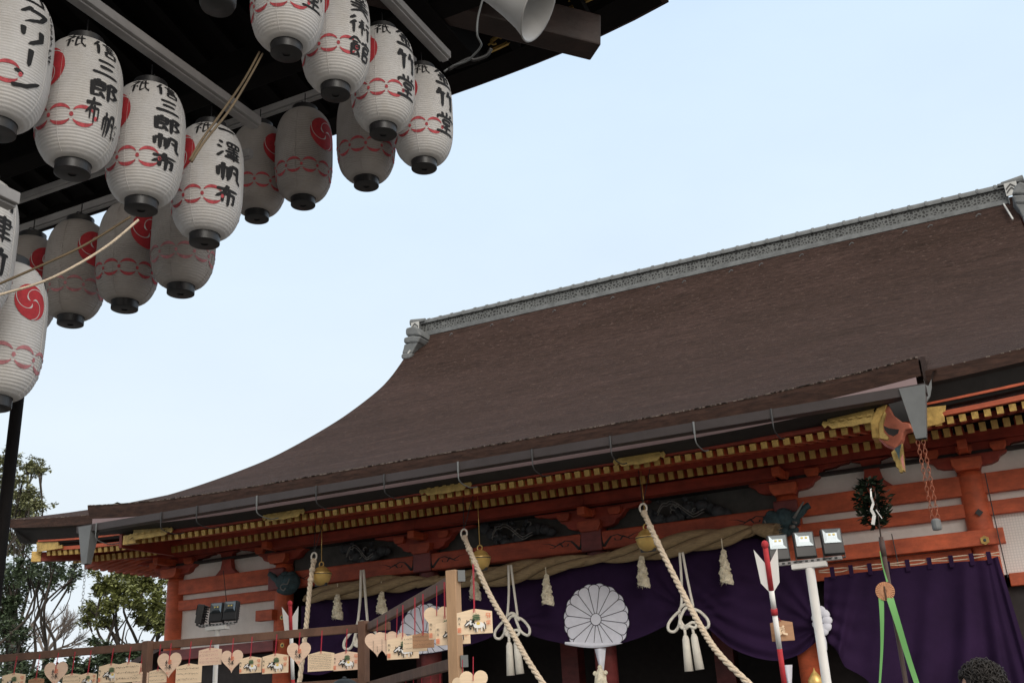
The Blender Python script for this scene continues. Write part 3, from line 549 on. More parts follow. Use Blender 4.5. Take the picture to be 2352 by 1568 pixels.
# ------------------------------------------------------------------ walls, pillars, beams
PX=[-14.22,-11.73,-8.77,-5.79,-2.83,-.40]
for i,x in enumerate(PX+[2.1]):
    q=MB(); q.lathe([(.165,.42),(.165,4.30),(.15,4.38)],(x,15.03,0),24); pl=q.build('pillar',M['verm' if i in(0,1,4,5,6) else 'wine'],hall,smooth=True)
    q=MB(); q.lathe([(.28,.3),(.28,.38),(.2,.42)],(x,15.03,0),20); q.build('pillar_base',M['stone'],pl)
q=MB(); q.box(-15,2.6,14.2,30,0,.30); q.build('stone_platform',M['stone'],hall,bevel=.01)
def beam(x0,x1,y0,y1,z0,z1,m_,nm='tie_beam',bv=.008):
    q=MB(); q.box(x0,x1,y0,y1,z0,z1); return q.build(nm,M[m_],hall,bevel=bv)
for a,b in ((PX[0],PX[1]),(PX[4],PX[5]),(PX[5],2.1)):
    x0,x1=a+.13,b-.13
    beam(x0,x1,14.94,15.10,4.07,4.335,'verm'); beam(x0,x1,14.95,15.09,3.785,3.965,'verm')
    q=MB(); q.box(x0,x1,15.05,15.08,4.335,4.75); q.box(x0,x1,15.05,15.08,3.965,4.07); q.build('plaster_panel',M['plaster'],hall)
    lowz={-14.22:3.08,-2.83:3.40,-.40:3.02}[a]
    q=MB(); q.box(x0,x1,15.05,15.08,lowz,3.785); q.build('plaster_panel' if a!=-.40 else 'lattice_screen',M['plaster' if a!=-.40 else 'screen'],hall)
    # flared strut in the frieze
    xm=(a+b)/2; q=MB(); q.prism([(-.24,0),(.24,0),(.13,.10),(.10,.24),(.14,.37),(.26,.40),(-.26,.40),(-.14,.37),(-.10,.24),(-.13,.10)],(xm,15.04,4.335),(1,0,0),(0,0,1),.10); q.build('frieze_strut',M['dkverm'],hall)
nb=beam(PX[4]-.2,-.13,14.76,14.90,3.385,3.585,'verm','nageshi_beam'); nb2=beam(PX[0]-.05,PX[1]-.2,14.78,14.90,2.90,3.08,'wine','nageshi_beam')
beam(-.18,2.2,14.9,15.08,2.86,3.02,'verm','sill_beam'); beam(PX[4]-.1,PX[5]-.16,14.93,15.0,3.16,3.38,'verm','sub_beam')
beam(PX[1]-.38,PX[1]-.02,14.74,14.88,3.42,3.60,'verm','nageshi_beam'); beam(PX[1]-.40,PX[1]+.02,14.74,14.86,2.90,3.08,'wine','nageshi_beam')
def flower(px,py,Y,r=.06):
    c=P(px,py,Y); q=MB(); pts=[]
    for i in range(36):
        t=2*PI*i/36; pts.append(((1-.16*abs(math.cos(3*t)))*r*math.cos(t),(1-.16*abs(math.cos(3*t)))*r*math.sin(t)))
    q.prism(pts,(c.x,Y,c.z),(1,0,0),(0,0,1),.012); f=q.build('nail_cover',M['gold'],hall,bevel=.003); q=MB(); q.ball((c.x,Y-.012,c.z),(.02,.012,.02),10,6); q.build('nail_head',M['carve'],f)
flower(2262,1240,14.755); flower(648,1417,14.735,.045); flower(649,1481,14.735,.045)
dq=MB(); c=P(2249,1177,14.86); dq.prism([(-.05,0),(0,-.05),(.05,0),(0,.05)],(c.x,14.855,c.z),(1,0,0),(0,0,1),.03); dq.build('diamond_stud',M['steel'],hall)
# purlin and brackets
beam(-15.4,2.6,14.88,15.06,4.755,4.90,'dkverm','purlin'); 
def bracket(x,y=15.0,m_='dkverm',dz=0):
    if dz: y=14.93
    half=[(.15,0),(.17,.06),(.30,.07),(.38,.10),(.42,.16),(.50,.20),(.54,.26),(.56,.27),(.58,.30),(.74,.31),(.80,.335),(.92,.345),(.96,.375)]
    o=half+[(-a,b) for a,b in half[::-1]]
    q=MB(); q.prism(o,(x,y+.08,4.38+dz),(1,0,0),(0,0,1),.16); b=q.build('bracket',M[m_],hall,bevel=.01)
    for dx_ in (-.42,0,.42):
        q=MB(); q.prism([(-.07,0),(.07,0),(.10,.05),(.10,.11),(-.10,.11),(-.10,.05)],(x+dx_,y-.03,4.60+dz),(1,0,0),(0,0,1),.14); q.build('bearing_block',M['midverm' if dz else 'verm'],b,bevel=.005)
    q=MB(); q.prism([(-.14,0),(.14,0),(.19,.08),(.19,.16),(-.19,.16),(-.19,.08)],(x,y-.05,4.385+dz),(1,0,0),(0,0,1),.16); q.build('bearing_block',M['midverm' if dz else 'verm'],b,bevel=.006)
    q=MB(); q.box(x-.06,x+.06,14.45,15.0,4.60+dz,4.72+dz); q.build('bracket_arm',M['verm'],b,bevel=.01)
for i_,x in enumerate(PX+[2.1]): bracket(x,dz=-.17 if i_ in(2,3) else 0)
# middle bays: front beam with ink scrolls, dark frieze, carvings
for i in (1,2,3):
    a,b=PX[i],PX[i+1]; x0,x1=a+.17,b-.17
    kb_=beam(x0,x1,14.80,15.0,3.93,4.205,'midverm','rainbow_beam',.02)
    q=MB(); q.box(x0,x1,15.10,15.13,4.185,4.80); q.build('frieze_board',M['greyboard'],hall)
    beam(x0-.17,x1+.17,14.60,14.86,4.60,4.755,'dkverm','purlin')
    q=MB()
    for s,xx in ((1,x0),(-1,x1)):
        mp_=lambda x,y:(xx+s*(x*.0065),14.797,4.175-y*.0022)
        ribbon(q,[(4,95),(14,60),(24,30),(40,22),(52,40),(46,62),(34,60),(32,46)],3.2,mp_,6,lambda t:.5+.9*(1-t)); ribbon(q,[(50,34),(64,52),(74,40),(82,30),(100,24)],3.6,mp_,6,lambda t:1.1-.9*t); ribbon(q,[(4,95),(0,60),(-2,20)],2.6,mp_,6); ribbon(q,[(64,52),(70,62),(80,60)],2,mp_,6)
    q.build('ink_scroll',M['blackwood'],kb_)
for i in range(1,5):   # dark wrapped joints at the pillars
    q=MB(); q.box(PX[i]-.168,PX[i]+.168,14.785,14.865,3.92,4.30); q.build('pillar_wrap',M['wine'],hall,bevel=.02)
def dragon(px,py,s=1,seed=1):
    r=random.Random(seed); c=P(px,py,14.95); q=MB()
    for k in range(16):
        t=k/15; x=c.x+(t-.5)*1.15*s; z=4.22+.16+.14*math.sin(t*7+seed)*(1-.4*t)-.1*t; q.ball((x,14.93+.05*math.sin(k*2.1),z),(.085+.03*r.random(),.07,.07+.03*r.random()),9,6)
    for k in range(22): q.ball((c.x+r.uniform(-.45,.35)*s,14.9+r.uniform(-.06,.05),4.24+r.uniform(0,.32)),(r.uniform(.02,.06),.04,r.uniform(.02,.05)),7,5)
    o=q.build('carved_dragon',M['carvedk'],hall,smooth=True); q=MB()
    for sgn in (0,1):
        pts=[(c.x+(-.40+.45*t+.5*max(0,t-.5))*s+.02*math.sin(9*t),14.815,4.30+.22*math.sin(PI*min(1,t*1.1+.1))-.04*sgn+.03*math.sin(t*14)) for t in np.linspace(0,1,22)]; q.tube(pts,.007,6)
    for k in range(6):
        a=r.uniform(0,5); x=c.x+r.uniform(-.4,.3)*s; z=4.26+r.uniform(.02,.22); q.tube([(x+.05*math.cos(a+t)*(1-t/6),14.82,z+.04*math.sin(a+t)*(1-t/6)) for t in np.linspace(0,3.5,8)],.007,5)
    q.build('painted_ridge',M['palep'],o,smooth=True)
dragon(840,1262,.75,1); dragon(1190,1220,1,2); dragon(1575,1165,1,3)
def beast(px,py,s,tusk):      # carved beast head beam end
    c=P(px,py,14.7); q=MB(); x=lambda d:c.x+d*s
    for d,z,r in ((-.14,-.02,(.17,.14,.17)),(.02,.02,(.15,.13,.15)),(.13,.0,(.10,.10,.10)),(-.05,-.14,(.18,.12,.09)),(.08,-.14,(.11,.1,.06)),(.0,.12,(.09,.1,.06)),(-.16,.1,(.08,.1,.07))): q.ball((x(d),14.72,c.z+z),r,14,9)
    q.tube(smoothpath([(x(.10),14.70,c.z+.02),(x(.22),14.68,c.z+.05),(x(.32),14.66,c.z+.13),(x(.39),14.66,c.z+.16)],4),[.07]*4+[.055]*4+[.045]*5,9)
    o=q.build('carved_beast_head',M['carve'],hall,smooth=True); q=MB()
    if tusk:
        q.tube([(x(.16),14.60,c.z+.0),(x(.33),14.57,c.z+.20)],[.022,.010],7); q.tube([(x(.14),14.62,c.z-.05),(x(.19),14.58,c.z-.07)],[.02,.016],7); q.tube([(x(.10),14.60,c.z-.11),(x(.16),14.56,c.z-.12)],[.025,.022],7)
    q.tube(smoothpath([(x(-.24),14.57,c.z+.02),(x(-.20),14.55,c.z-.07),(x(-.10),14.54,c.z-.06),(x(-.03),14.54,c.z-.11),(x(-.10),14.55,c.z-.17),(x(-.16),14.55,c.z-.13)],4),.011,6)
    q.build('carved_tusk' if tusk else 'painted_ridge',M['palep'],o,smooth=True)
beast(1800,1195,1.0,True); beast(655,1335,-.8,False)
# dim interior
q=MB(); q.box(-14.2,2.1,18.5,18.6,.3,4.7); q.box(-14.3,2.4,14.9,18.5,4.60,4.64); q.build('inner_wall',M['interior'],hall)
q=MB(); q.box(-14.3,-14.16,15.1,30,.3,4.8); q.box(2.0,2.14,15.1,30,.3,4.8); q.build('side_wall',M['wine'],hall)
for bb_ in ((PX[0]+.1,PX[1]-.1,15.02,15.06,.3,2.9),(PX[4]+.1,PX[5]-.1,15.3,15.34,.3,3.4),(PX[5],2.1,15.02,15.06,.3,2.86)):
    q=MB(); q.box(*bb_); q.build('lower_panel',M['interior'],hall)
for x in (-10.2,-4.6,-7.3): beam(x-.16,x+.16,17.2,17.5,.3,4.6,'wine','inner_pillar')

# ------------------------------------------------------------------ purple curtains
def pxtab(l,Y): return [(P(a,b,Y).x,P(a,b,Y).z) for a,b in l]
CY=14.74
bot=pxtab([(688,1545),(740,1548),(800,1520),(835,1480),(880,1492),(960,1503),(1058,1486),(1120,1466),(1175,1440),(1230,1462),(1300,1478),(1372,1485),(1450,1470),(1530,1436),(1575,1412),(1620,1438),(1681,1488),(1771,1516),(1830,1504),(1868,1478),(1888,1446)],CY)
top=pxtab([(688,1392),(860,1350),(1175,1312),(1375,1282),(1575,1252),(1740,1235),(1800,1285),(1888,1322)],CY)
knots=[P(a,b,CY) for a,b in ((832,1450),(1175,1425),(1575,1400),(1885,1440))]
def lin(tab,x):
    for (a,b),(c,d) in zip(tab,tab[1:]):
        if x<=c: return b+(d-b)*max(0,(x-a))/(c-a)
    return tab[-1][1]
X0_,X1_=bot[0][0],bot[-1][0]
def curt(x,z):      # cloth relief: folds radiate from the gathered knots
    y=.010*math.sin(3.1*x+1.2*z)+.008*math.sin(7.3*x)
    for i,k in enumerate(knots):
        dx,dz=x-k.x,z-k.z; r=math.hypot(dx,dz); a=math.atan2(dz,dx); y+=.036*math.exp(-r/(.75 if i>1 else .5))*math.sin(13*a+2.*math.sin(3*a)+i)*min(1,r*5)
    if x>knots[2].x and x<knots[3].x:
        t=(x-knots[2].x)/(knots[3].x-knots[2].x); zb=interp(bot,x); h=z-zb; y+=.035*math.sin(h*26+1.5*t)*math.exp(-h*2.2)*math.sin(PI*t)**.5
    return CY+y
cm=MB()
def cf(u,v):
    x=X0_+(X1_-X0_)*u; zt=lin(top,x); zb=interp(bot,x); z=zt+(zb-zt)*v; return (x,curt(x,z),z)
cm.grid(cf,260,64)
cur=cm.build('gathered_curtain',M['purple'],smooth=True); WL[cur.name]=(0,0,0); tag(cur,'purple curtain gathered in swags with white flower crests under the straw rope','curtain')
def crest(px,py,R):
    c=P(px,py,CY); wb=MB(); lb=MB()
    def at(x,z,o): 
        zb=interp(bot,x)+.012; zz=max(z,zb+.05*0+(.0 if z>zb else max(-.0,0))); y=curt(x,zz)-o; return (x,y-.012,zz)
    for ring,(r1,wid,ph,o) in enumerate(((R,1.0,.5,.008),(R*.97,1.05,0,.012))):
        for k in range(16):
            a0=2*PI*(k+ph)/16; da=PI/16*wid; pts=[(.16*R,a0-da*.9)]; n_=9
            pts=[(.15*R,a0-da*.7),(.15*R,a0+da*.7)]+[]
            rr=[]
            for j in range(n_+1):
                t=-1+2*j/n_; rr.append((r1*(.86+.14*math.sqrt(max(0,1-t*t))),a0+da*t*-1))
            rows=9
            L_=[(.15*R+(r1*.86-.15*R)*i/rows) for i in range(rows+1)]
            grid_=[[(q,a0+da*(1-2*j/n_)*(.95 if i else .8)) for j in range(n_+1)] for i,q in enumerate(L_)]+[rr]
            vs=[at(c.x+q*math.cos(a),c.z+q*math.sin(a),o) for row in grid_ for q,a in row]; w_=n_+1
            wb.add(vs,[(i*w_+j,i*w_+j+1,(i+1)*w_+j+1,(i+1)*w_+j) for i in range(len(grid_)-1) for j in range(n_)])
            if ring==1:
                path=[(q,a0+da*.95) for q in L_]+[(q,a) for q,a in rr]+[(q,a0-da*.95) for q in L_[::-1][:2]]
                ribbon(lb,[(c.x+q*math.cos(a),c.z+q*math.sin(a)) for q,a in path],.0048,lambda x,z:at(x,z,.016),.05)
            else:
                ribbon(lb,[(c.x+q*1.004*math.cos(a),c.z+q*1.004*math.sin(a)) for q,a in rr[2:-2]],.004,lambda x,z:at(x,z,.0105),.05)
    n_=24; wb.add([at(c.x,c.z,.019)]+[at(c.x+.165*R*math.cos(2*PI*j/n_),c.z+.165*R*math.sin(2*PI*j/n_),.019) for j in range(n_)],[(0,1+j,1+(j+1)%n_) for j in range(n_)])
    ribbon(lb,[(c.x+.165*R*math.cos(2*PI*j/n_),c.z+.165*R*math.sin(2*PI*j/n_)) for j in range(n_+1)],.0045,lambda x,z:at(x,z,.022),1)
    o=wb.build('flower_crest',M['crest'],cur,smooth=True); lb.build('crest_outline',M['crestline'],o)
crest(1371,1422,.520)
q=MB(); fx0,fx1=P(1300,1470,CY).x,P(1432,1470,CY).x
q.grid(lambda u,v:((lambda x:(x,curt(x,interp(bot,x)+.02)-.034-.02*math.sin(PI*v),interp(bot,x)-.012+.075*v*math.sin(PI*min(1,.12+.88*u))**.6))(fx0+(fx1-fx0)*u)),24,4); q.build('crest_fold',M['crest'],cur,smooth=True)
crest(978,1462,.52)
# gathered white crest glimpsed at the right-hand knot
kc=P(1884,1425,14.60); q=MB()
for k in range(9):
    a=2*PI*k/9; q.ball((kc.x+.07*math.cos(a)+.02,14.60,kc.z+.13*math.sin(a)),(.07,.03,.06),9,6,Matrix.Rotation(a,3,'Y'))
q.ball((kc.x-.02,14.62,kc.z-.28),(.06,.03,.16),9,6); q.build('gathered_crest',M['crest'],cur,smooth=True)
RY=14.70
rt_=[P(a,b,RY) for a,b in ((1893,1325),(1990,1312),(2090,1300),(2190,1290),(2264,1286),(2292,1277))]
rb_=[P(a,b,RY) for a,b in ((1890,1452),(1945,1530),(2040,1598),(2160,1660),(2330,1700),(2430,1720))]
def rc(u,v):
    k=u*5; i=min(4,int(k)); t=k-i; a=rt_[i].lerp(rt_[i+1],t); b=rb_[i].lerp(rb_[i+1],t); q=a.lerp(b,v)
    y=.080*math.sin(2*PI*(u*5.1+.8*u*u+.30*math.sin(2.2*v+u*7)*v))*(.25+.75*v)*(.6+.4*math.sin(u*11+1))+.030*math.sin(2*PI*(u*11.3+.4*math.sin(5*u)*v))*(.2+v)*(.5+.5*math.sin(7*u+2))
    if u<.3: y+=.03*math.sin(30*v+9*u)*(1-u/.3)*v
    return (q.x-.02*math.sin(u*40)*v,q.y+y,q.z)
cm=MB(); cm.grid(rc,200,60); c2=cm.build('hanging_curtain',M['purple'],smooth=True); tag(c2,'plain purple curtain hung by tabs under the orange beam on the right','curtain')
for px in (1912,1955,1998,2040,2085,2135,2185,2232,2272):
    t=(px-1893)/(2292-1893); a=P(px,1278+ (1-t)*38,RY-.02); q=MB(); q.box(a.x-.028,a.x+.028,RY-.03,RY-.012,a.z-.075,a.z+.075); q.build('curtain_tab',M['purple'],c2)
q=MB()
for dz in (.015,-.03):
    pts=[]
    for i,px in enumerate((1880,1912,1935,1955,1998,2020,2040,2085,2110,2135,2185,2232,2272,2295)):
        t=(px-1893)/(2292-1893); a=P(px,1270+(1-t)*40,RY-.015); pts.append((a.x,RY+.0,a.z+dz*(1 if i%3 else .4)))
    q.tube(smoothpath(pts,3),.008,6)
q.build('curtain_cord',M['bellrope'],c2,smooth=True)
# ------------------------------------------------------------------ sacred straw rope, straw tassels, knotted cords
sh=thing('shimenawa_rope','thick twisted straw rope swagged between the red pillars above the curtain','straw rope',tuple(P(1215,1285,14.6)))
def strands(q,path,R,rs,turns,n=3,seg=12,ph=0):
    k=len(path)-1
    for s_ in range(n):
        out=[]; rr=[]
        for i,p in enumerate(path):
            d=(path[min(i+1,k)]-path[max(i-1,0)]).normalized(); e1=d.cross(Vector((0,1,0))).normalized(); e2=d.cross(e1); a=2*PI*(turns*i/k+s_/n)+ph; f=rs[i]
            out.append(p+(e1*math.cos(a)+e2*math.sin(a))*R*f*.56); rr.append(R*f*.54)
        q.tube(out,rr,seg,True,lambda t,a:1+.03*math.sin(5*a+2))
def ropeseg(pts,R,tw,ends):
    pts=smoothpath(pts,14); n_=len(pts)-1
    rs=[(ends+(1-ends)*math.sin(PI*i/n_)**.9) for i in range(n_+1)]
    q=MB(); strands(q,pts,R,rs,-1.15,3,16); return q
for pts,R,en in (([(700,1376),(740,1364),(861,1345),(930,1339),(985,1335)],.145,.36),([(985,1335),(1080,1329),(1187,1315),(1265,1299),(1375,1282)],.160,.30),([(1375,1282),(1460,1269),(1561,1250),(1673,1230),(1735,1216)],.155,.30)):
    ropeseg([P(a,b,14.60) for a,b in pts],R,2.3,en).build('rope_segment',M['straw'],sh,smooth=True)
    path=smoothpath([P(a,b,14.60) for a,b in pts],14); n_=len(path)-1; q=MB()
    for s_ in range(3):
        o_=[]
        for i,p_ in enumerate(path):
            d_=(path[min(i+1,n_)]-path[max(i-1,0)]).normalized(); e1=d_.cross(Vector((0,1,0))).normalized(); e2=d_.cross(e1); a_=2*PI*(-1.15*i/n_+(s_+.5)/3); f_=en+(1-en)*math.sin(PI*i/n_)**.9; o_.append(p_+(e1*math.cos(a_)+e2*math.sin(a_))*R*f_*.56)
        q.tube(o_,.011,5)
    q.build('binding_cord',M['oldrope'],sh,smooth=True)
for px,py in ((985,1335),(1375,1282)):
    c=P(px,py,14.58); q=MB(); q.tube([(c.x-.22,c.y,c.z-.03),(c.x-.1,c.y,c.z-.01),(c.x+.1,c.y,c.z+.01),(c.x+.2,c.y,c.z+.03)],[.055,.065,.065,.055],14,True,lambda t,a:1+.08*math.sin(9*a+20*t)); q.build('rope_binding',M['straw'],sh,smooth=True)
a,b=P(1730,1213,14.55),P(1782,1222,14.5); q=MB(); q.tube([a,a.lerp(b,.3),a.lerp(b,.7),b],[.055,.085,.11,.125],18)
for k in range(90):
    t=2*PI*random.random(); r=.12*random.random()**.5; o=Vector((0,math.cos(t)*r,math.sin(t)*r)); q.tube([b+o*.8-Vector((.06,0,0)),b+o*1.15+Vector((random.uniform(.01,.09),0,random.uniform(-.02,.02)))],[.006,.003],4)
q.build('rope_brush_end',M['straw'],sh)
def tassel(px,py,h,label):
    c=P(px,py,14.50); t=thing('straw_tassel',label,'tassel',tuple(c),0,'straw tassels under the rope'); q=MB(); r=random.Random(px)
    n_=16; pts=[]; rs=[]
    for i in range(n_+1): pts.append((c.x+.01*math.sin(i),c.y,c.z-h*i/n_)); rs.append(.022+.062*(i/n_)**.8+(.012 if i%2 else 0))
    q.tube(pts,rs,14,True,lambda t_,a:1+.16*math.sin(5*a+t_*30))
    for k in range(330):
        u=r.random()**.7; a=2*PI*r.random(); R=.022+.062*u**.8; b=Vector((c.x+R*math.cos(a),c.y+R*math.sin(a),c.z-h*u)); o=Vector((math.cos(a),math.sin(a),-r.uniform(.2,1.6)))
        w_=.006; q.add([b+Vector((-w_*math.sin(a),w_*math.cos(a),0)),b-Vector((-w_*math.sin(a),w_*math.cos(a),0)),b+o*r.uniform(.012,.03)],[(0,1,2)])
    q.build('fringe',M['flax'],t); q=MB(); q.tube([(c.x,c.y,c.z+.16),(c.x,c.y,c.z-.02)],.008,6); q.build('hanging_cord',M['flax'],t)
tassel(775,1362,.40,'straw tassel under the rope, left of the first white knotted cord'); tassel(876,1358,.34,'straw tassel right of the first knotted cord, partly behind the diagonal rack rail')
tassel(1089,1312,.42,'straw tassel just right of the tall rack post, behind the horse plaque'); tassel(1254,1318,.44,'straw tassel left of the large white flower crest')
tassel(1472,1275,.44,'straw tassel below the gilt bell nearest the right, right of the flower crest'); tassel(1660,1262,.46,'straw tassel farthest right, close to the rope brush end')
def knot(px,py,label,s=1.0,tas=True):
    Y=14.42; c=P(px,py,Y); k=thing('knotted_cord',label,'knotted cord',tuple(c),0,'white knotted cords on the curtain'); u=.0062*s
    def V(l,dy=0): return [(c.x+x*u,Y+dy+.012*math.sin(i*1.9),c.z-y*u) for i,(x,y) in enumerate(l)]
    q=MB()
    q.tube(smoothpath(V([(-3,-120),(-6,-60),(-10,-12),(-14,2)]),4),.019*s,8); q.tube(smoothpath(V([(4,-120),(8,-60),(14,-12),(15,2)]),4),.019*s,8)
    q.build('hanging_loop',M['cord'],k,smooth=True); q=MB()
    q.tube(smoothpath(V([(16,14),(12,2),(0,-5),(-12,0),(-19,10),(-17,30),(-10,42)]),5),.021*s,8)
    q.tube(smoothpath(V([(-14,8),(-30,18),(-44,34),(-45,48),(-34,52),(-22,42),(-14,22),(-2,4),(12,4),(22,14)],-.03),5),.021*s,8)
    q.tube(smoothpath(V([(14,6),(30,14),(46,32),(47,46),(38,50),(24,40),(18,26),(10,6)],-.03),5),.021*s,8)
    q.tube(smoothpath(V([(-18,34),(-10,44),(2,40),(12,36),(20,40),(16,48),(4,44),(-6,48),(-16,44),(-16,36)],-.05),5),.021*s,8)
    q.build('knot',M['cord'],k,smooth=True)
    if tas:
        for x0,y0,dx in ((-8,48,0),(10,46,3)):
            a=Vector((c.x+x0*u,Y-.04,c.z-y0*u)); q=MB()
            q.tube([a,a+Vector((dx*.003,0,-.10))],.02*s,8); q.tube([a+Vector((dx*.003,0,-.09)),a+Vector((dx*.004,0,-.14)),a+Vector((dx*.005,0,-.20)),a+Vector((dx*.014,0,-.56))],[.03,.048,.05,.062],18,True,lambda t_,an:1+.07*math.sin(9*an)*(t_>.4)); q.build('cord_tassel',M['cord'],k,smooth=True)
knot(1176,1412,'white knotted cord with two tassels, left of the large flower crest'); knot(1577,1392,'white knotted cord with two tassels, right of the large flower crest'); knot(832,1432,'white knotted cord behind the middle rack post',1.15,False)
# ------------------------------------------------------------------ bells and bell ropes
def bell(px,py,r,label):
    c=P(px,py,13.5); t=thing('suzu_bell',label,'bell',tuple(c),0,'gilt bells over the offering hall'); q=MB()
    q.lathe([(.01,-r*1.02),(r*.45,-r*.93),(r*.8,-r*.62),(r*.98,-r*.2),(r,0),(r*1.07,.012),(r*1.07,.04),(r,.055),(r*.94,r*.35),(r*.7,r*.72),(r*.35,r*.95),(.01,r*1.02)],c,28,False); q.build('bell_body',M['brass'],t,smooth=True)
    q=MB(); q.box(c.x-r*.7,c.x+r*.7,c.y-.02,c.y+.02,c.z-r*1.03,c.z-r*.75); q.lathe([(r*.85,.016),(r*1.075,.018),(r*1.075,.032),(r*.85,.034)],c,28,False); q.build('bell_slot',M['steel'],t)
    q=MB(); q.tube([(c.x+.04*math.cos(a),c.y,c.z+r+.03+.04*math.sin(a)) for a in np.linspace(0,2*PI,13)],.010,6); q.tube([(c.x,c.y,c.z+r+.07),(c.x,c.y,4.72)],.006,6); q.build('hanging_ring',M['brass'],t,smooth=True)
bell(738,1322,.150,'round gilt bell at the left, beside the first rope'); bell(1103,1286,.148,'round gilt bell in the middle, half behind its rope'); bell(1487,1240,.150,'round gilt bell on the right, left of its rope')
def bellrope(pts,label,top):
    t=thing('bell_rope',label,'rope',tuple(P(*pts[0][:2],pts[0][2])),0,'twisted bell ropes'); path=smoothpath([P(a,b,Y) for a,b,Y in pts],24); Lr=sum((path[i+1]-path[i]).length for i in range(len(path)-1)); q=MB()
    strands(q,smoothpath(path,2),.036,[1]*(2*len(path)-1),-Lr*4.2,3,8); q.build('twisted_rope',M['bellrope'],t,smooth=True)
    p0=path[0]
    for i in (2,int(len(path)*.12),int(len(path)*.2)): q=MB(); q.ball(path[i],(.05,.05,.045),10,7); q.build('rope_knot',M['bellrope'],t,smooth=True)
    q=MB()
    q.tube([p0+Vector((.05*math.cos(a),0,.05+.06*math.sin(a))) for a in np.linspace(0,2*PI,14)],.014,7); q.build('rope_loop',M['cord'],t,smooth=True)
    q=MB(); q.tube([p0+Vector((0,0,.1)),p0+Vector((-.05,.1,4.72-p0.z))],.006,5); q.tube([p0+Vector((0,0,.1)),p0+Vector((.12,.1,4.72-p0.z))],.006,5); q.build('rope_hook',M['steel'],t)
bellrope([(721,1285,13.3),(712,1345,13.3),(705,1420,13.25),(696,1500,13.2),(684,1600,13.1)],'twisted bell rope hanging nearly straight at the left',0)
bellrope([(1066,1232,13.3),(1090,1290,13.1),(1130,1375,12.8),(1175,1450,12.5),(1215,1520,12.3),(1275,1610,12.0)],'twisted bell rope slanting down right in front of the middle bell',0)
bellrope([(1478,1175,13.3),(1510,1245,13.1),(1560,1345,12.8),(1605,1430,12.5),(1655,1505,12.3),(1760,1605,11.9)],'twisted bell rope slanting down right of the flower crest',0)
# straw bundles and gilt finial low on the pillars
c=P(1380,1560,14.55); t=thing('straw_bundle','small woven straw bundle tied to the pillar below the flower crest','straw bundle',tuple(c)); q=MB(); q.tube([(c.x,c.y,c.z+.16),(c.x,c.y,c.z+.06),(c.x,c.y,c.z-.05),(c.x,c.y,c.z-.35)],[.03,.075,.09,.10],14,True,lambda u,a:1+.1*math.sin(7*a+25*u)); q.build('straw_body',M['flax'],t); q=MB(); q.ball((c.x+.08,c.y,c.z+.09),.035,8,6); q.ball((c.x-.08,c.y,c.z+.09),.035,8,6); q.ball((c.x,c.y,c.z+.17),.035,8,6); q.build('straw_knot',M['flax'],t)
def cloth(px,py,w0,w1,h,label):
    c=P(px,py,14.70); q=MB(); q.grid(lambda u,v:(c.x+(u-.5)*(w0+(w1-w0)*v),14.78-.06*math.sin(PI*u),c.z-h*v),8,8); o=q.build('cloth_tail',M['crest'],smooth=True); tag(o,label,'cloth')
cloth(1374,1488,.18,.04,.36,'white cloth tail over the pillar under the flower crest'); cloth(1805,1526,.14,.05,.26,'white cloth scrap on the pillar behind the red arrow shaft')
c=P(1873,1560,13.5); t=thing('gilt_finial','gilt onion finial at the bottom edge beside the white pole','finial',tuple(c)); q=MB(); q.lathe([(.03,-.4),(.05,-.14),(.09,-.06),(.09,0),(.05,.06),(.015,.10),(.004,.14)],c,18); q.build('finial_body',M['brass'],t,smooth=True)
# ------------------------------------------------------------------ rain chains
def chain(x,y,z0,z1,label,weight=True,mm='copper'):
    t=thing('rain_chain',label,'chain',(x,y,z1)); q=MB(); n_=int((z0-z1)/.052)
    for i in range(n_):
        zc=z0-.052*i-.03
        for s in ((-.028,.028) if weight else (0,)):
            a=i%2*PI/2+.4; q.tube([(x+s+.020*math.cos(t_)*math.cos(a),y+.020*math.cos(t_)*math.sin(a),zc+.036*math.sin(t_)) for t_ in np.linspace(0,2*PI,9)],.0036,4,False)
    q.build('links',M[mm],t)
    if weight: q=MB(); q.lathe([(.045,-.10),(.05,-.08),(.05,0),(.03,.02)],(x,y,z1),12); q.build('weight',M['spout'],t)
c=P(2114,1012,12.1); b=P(2143,1200,12.1); chain(-.745,12.1,4.27,b.z+.02,'copper rain chain below the right end of the gutter')
chain(-13.37,12.1,4.26,3.0,'thin pale rain chain below the left end of the gutter',False,'spout')
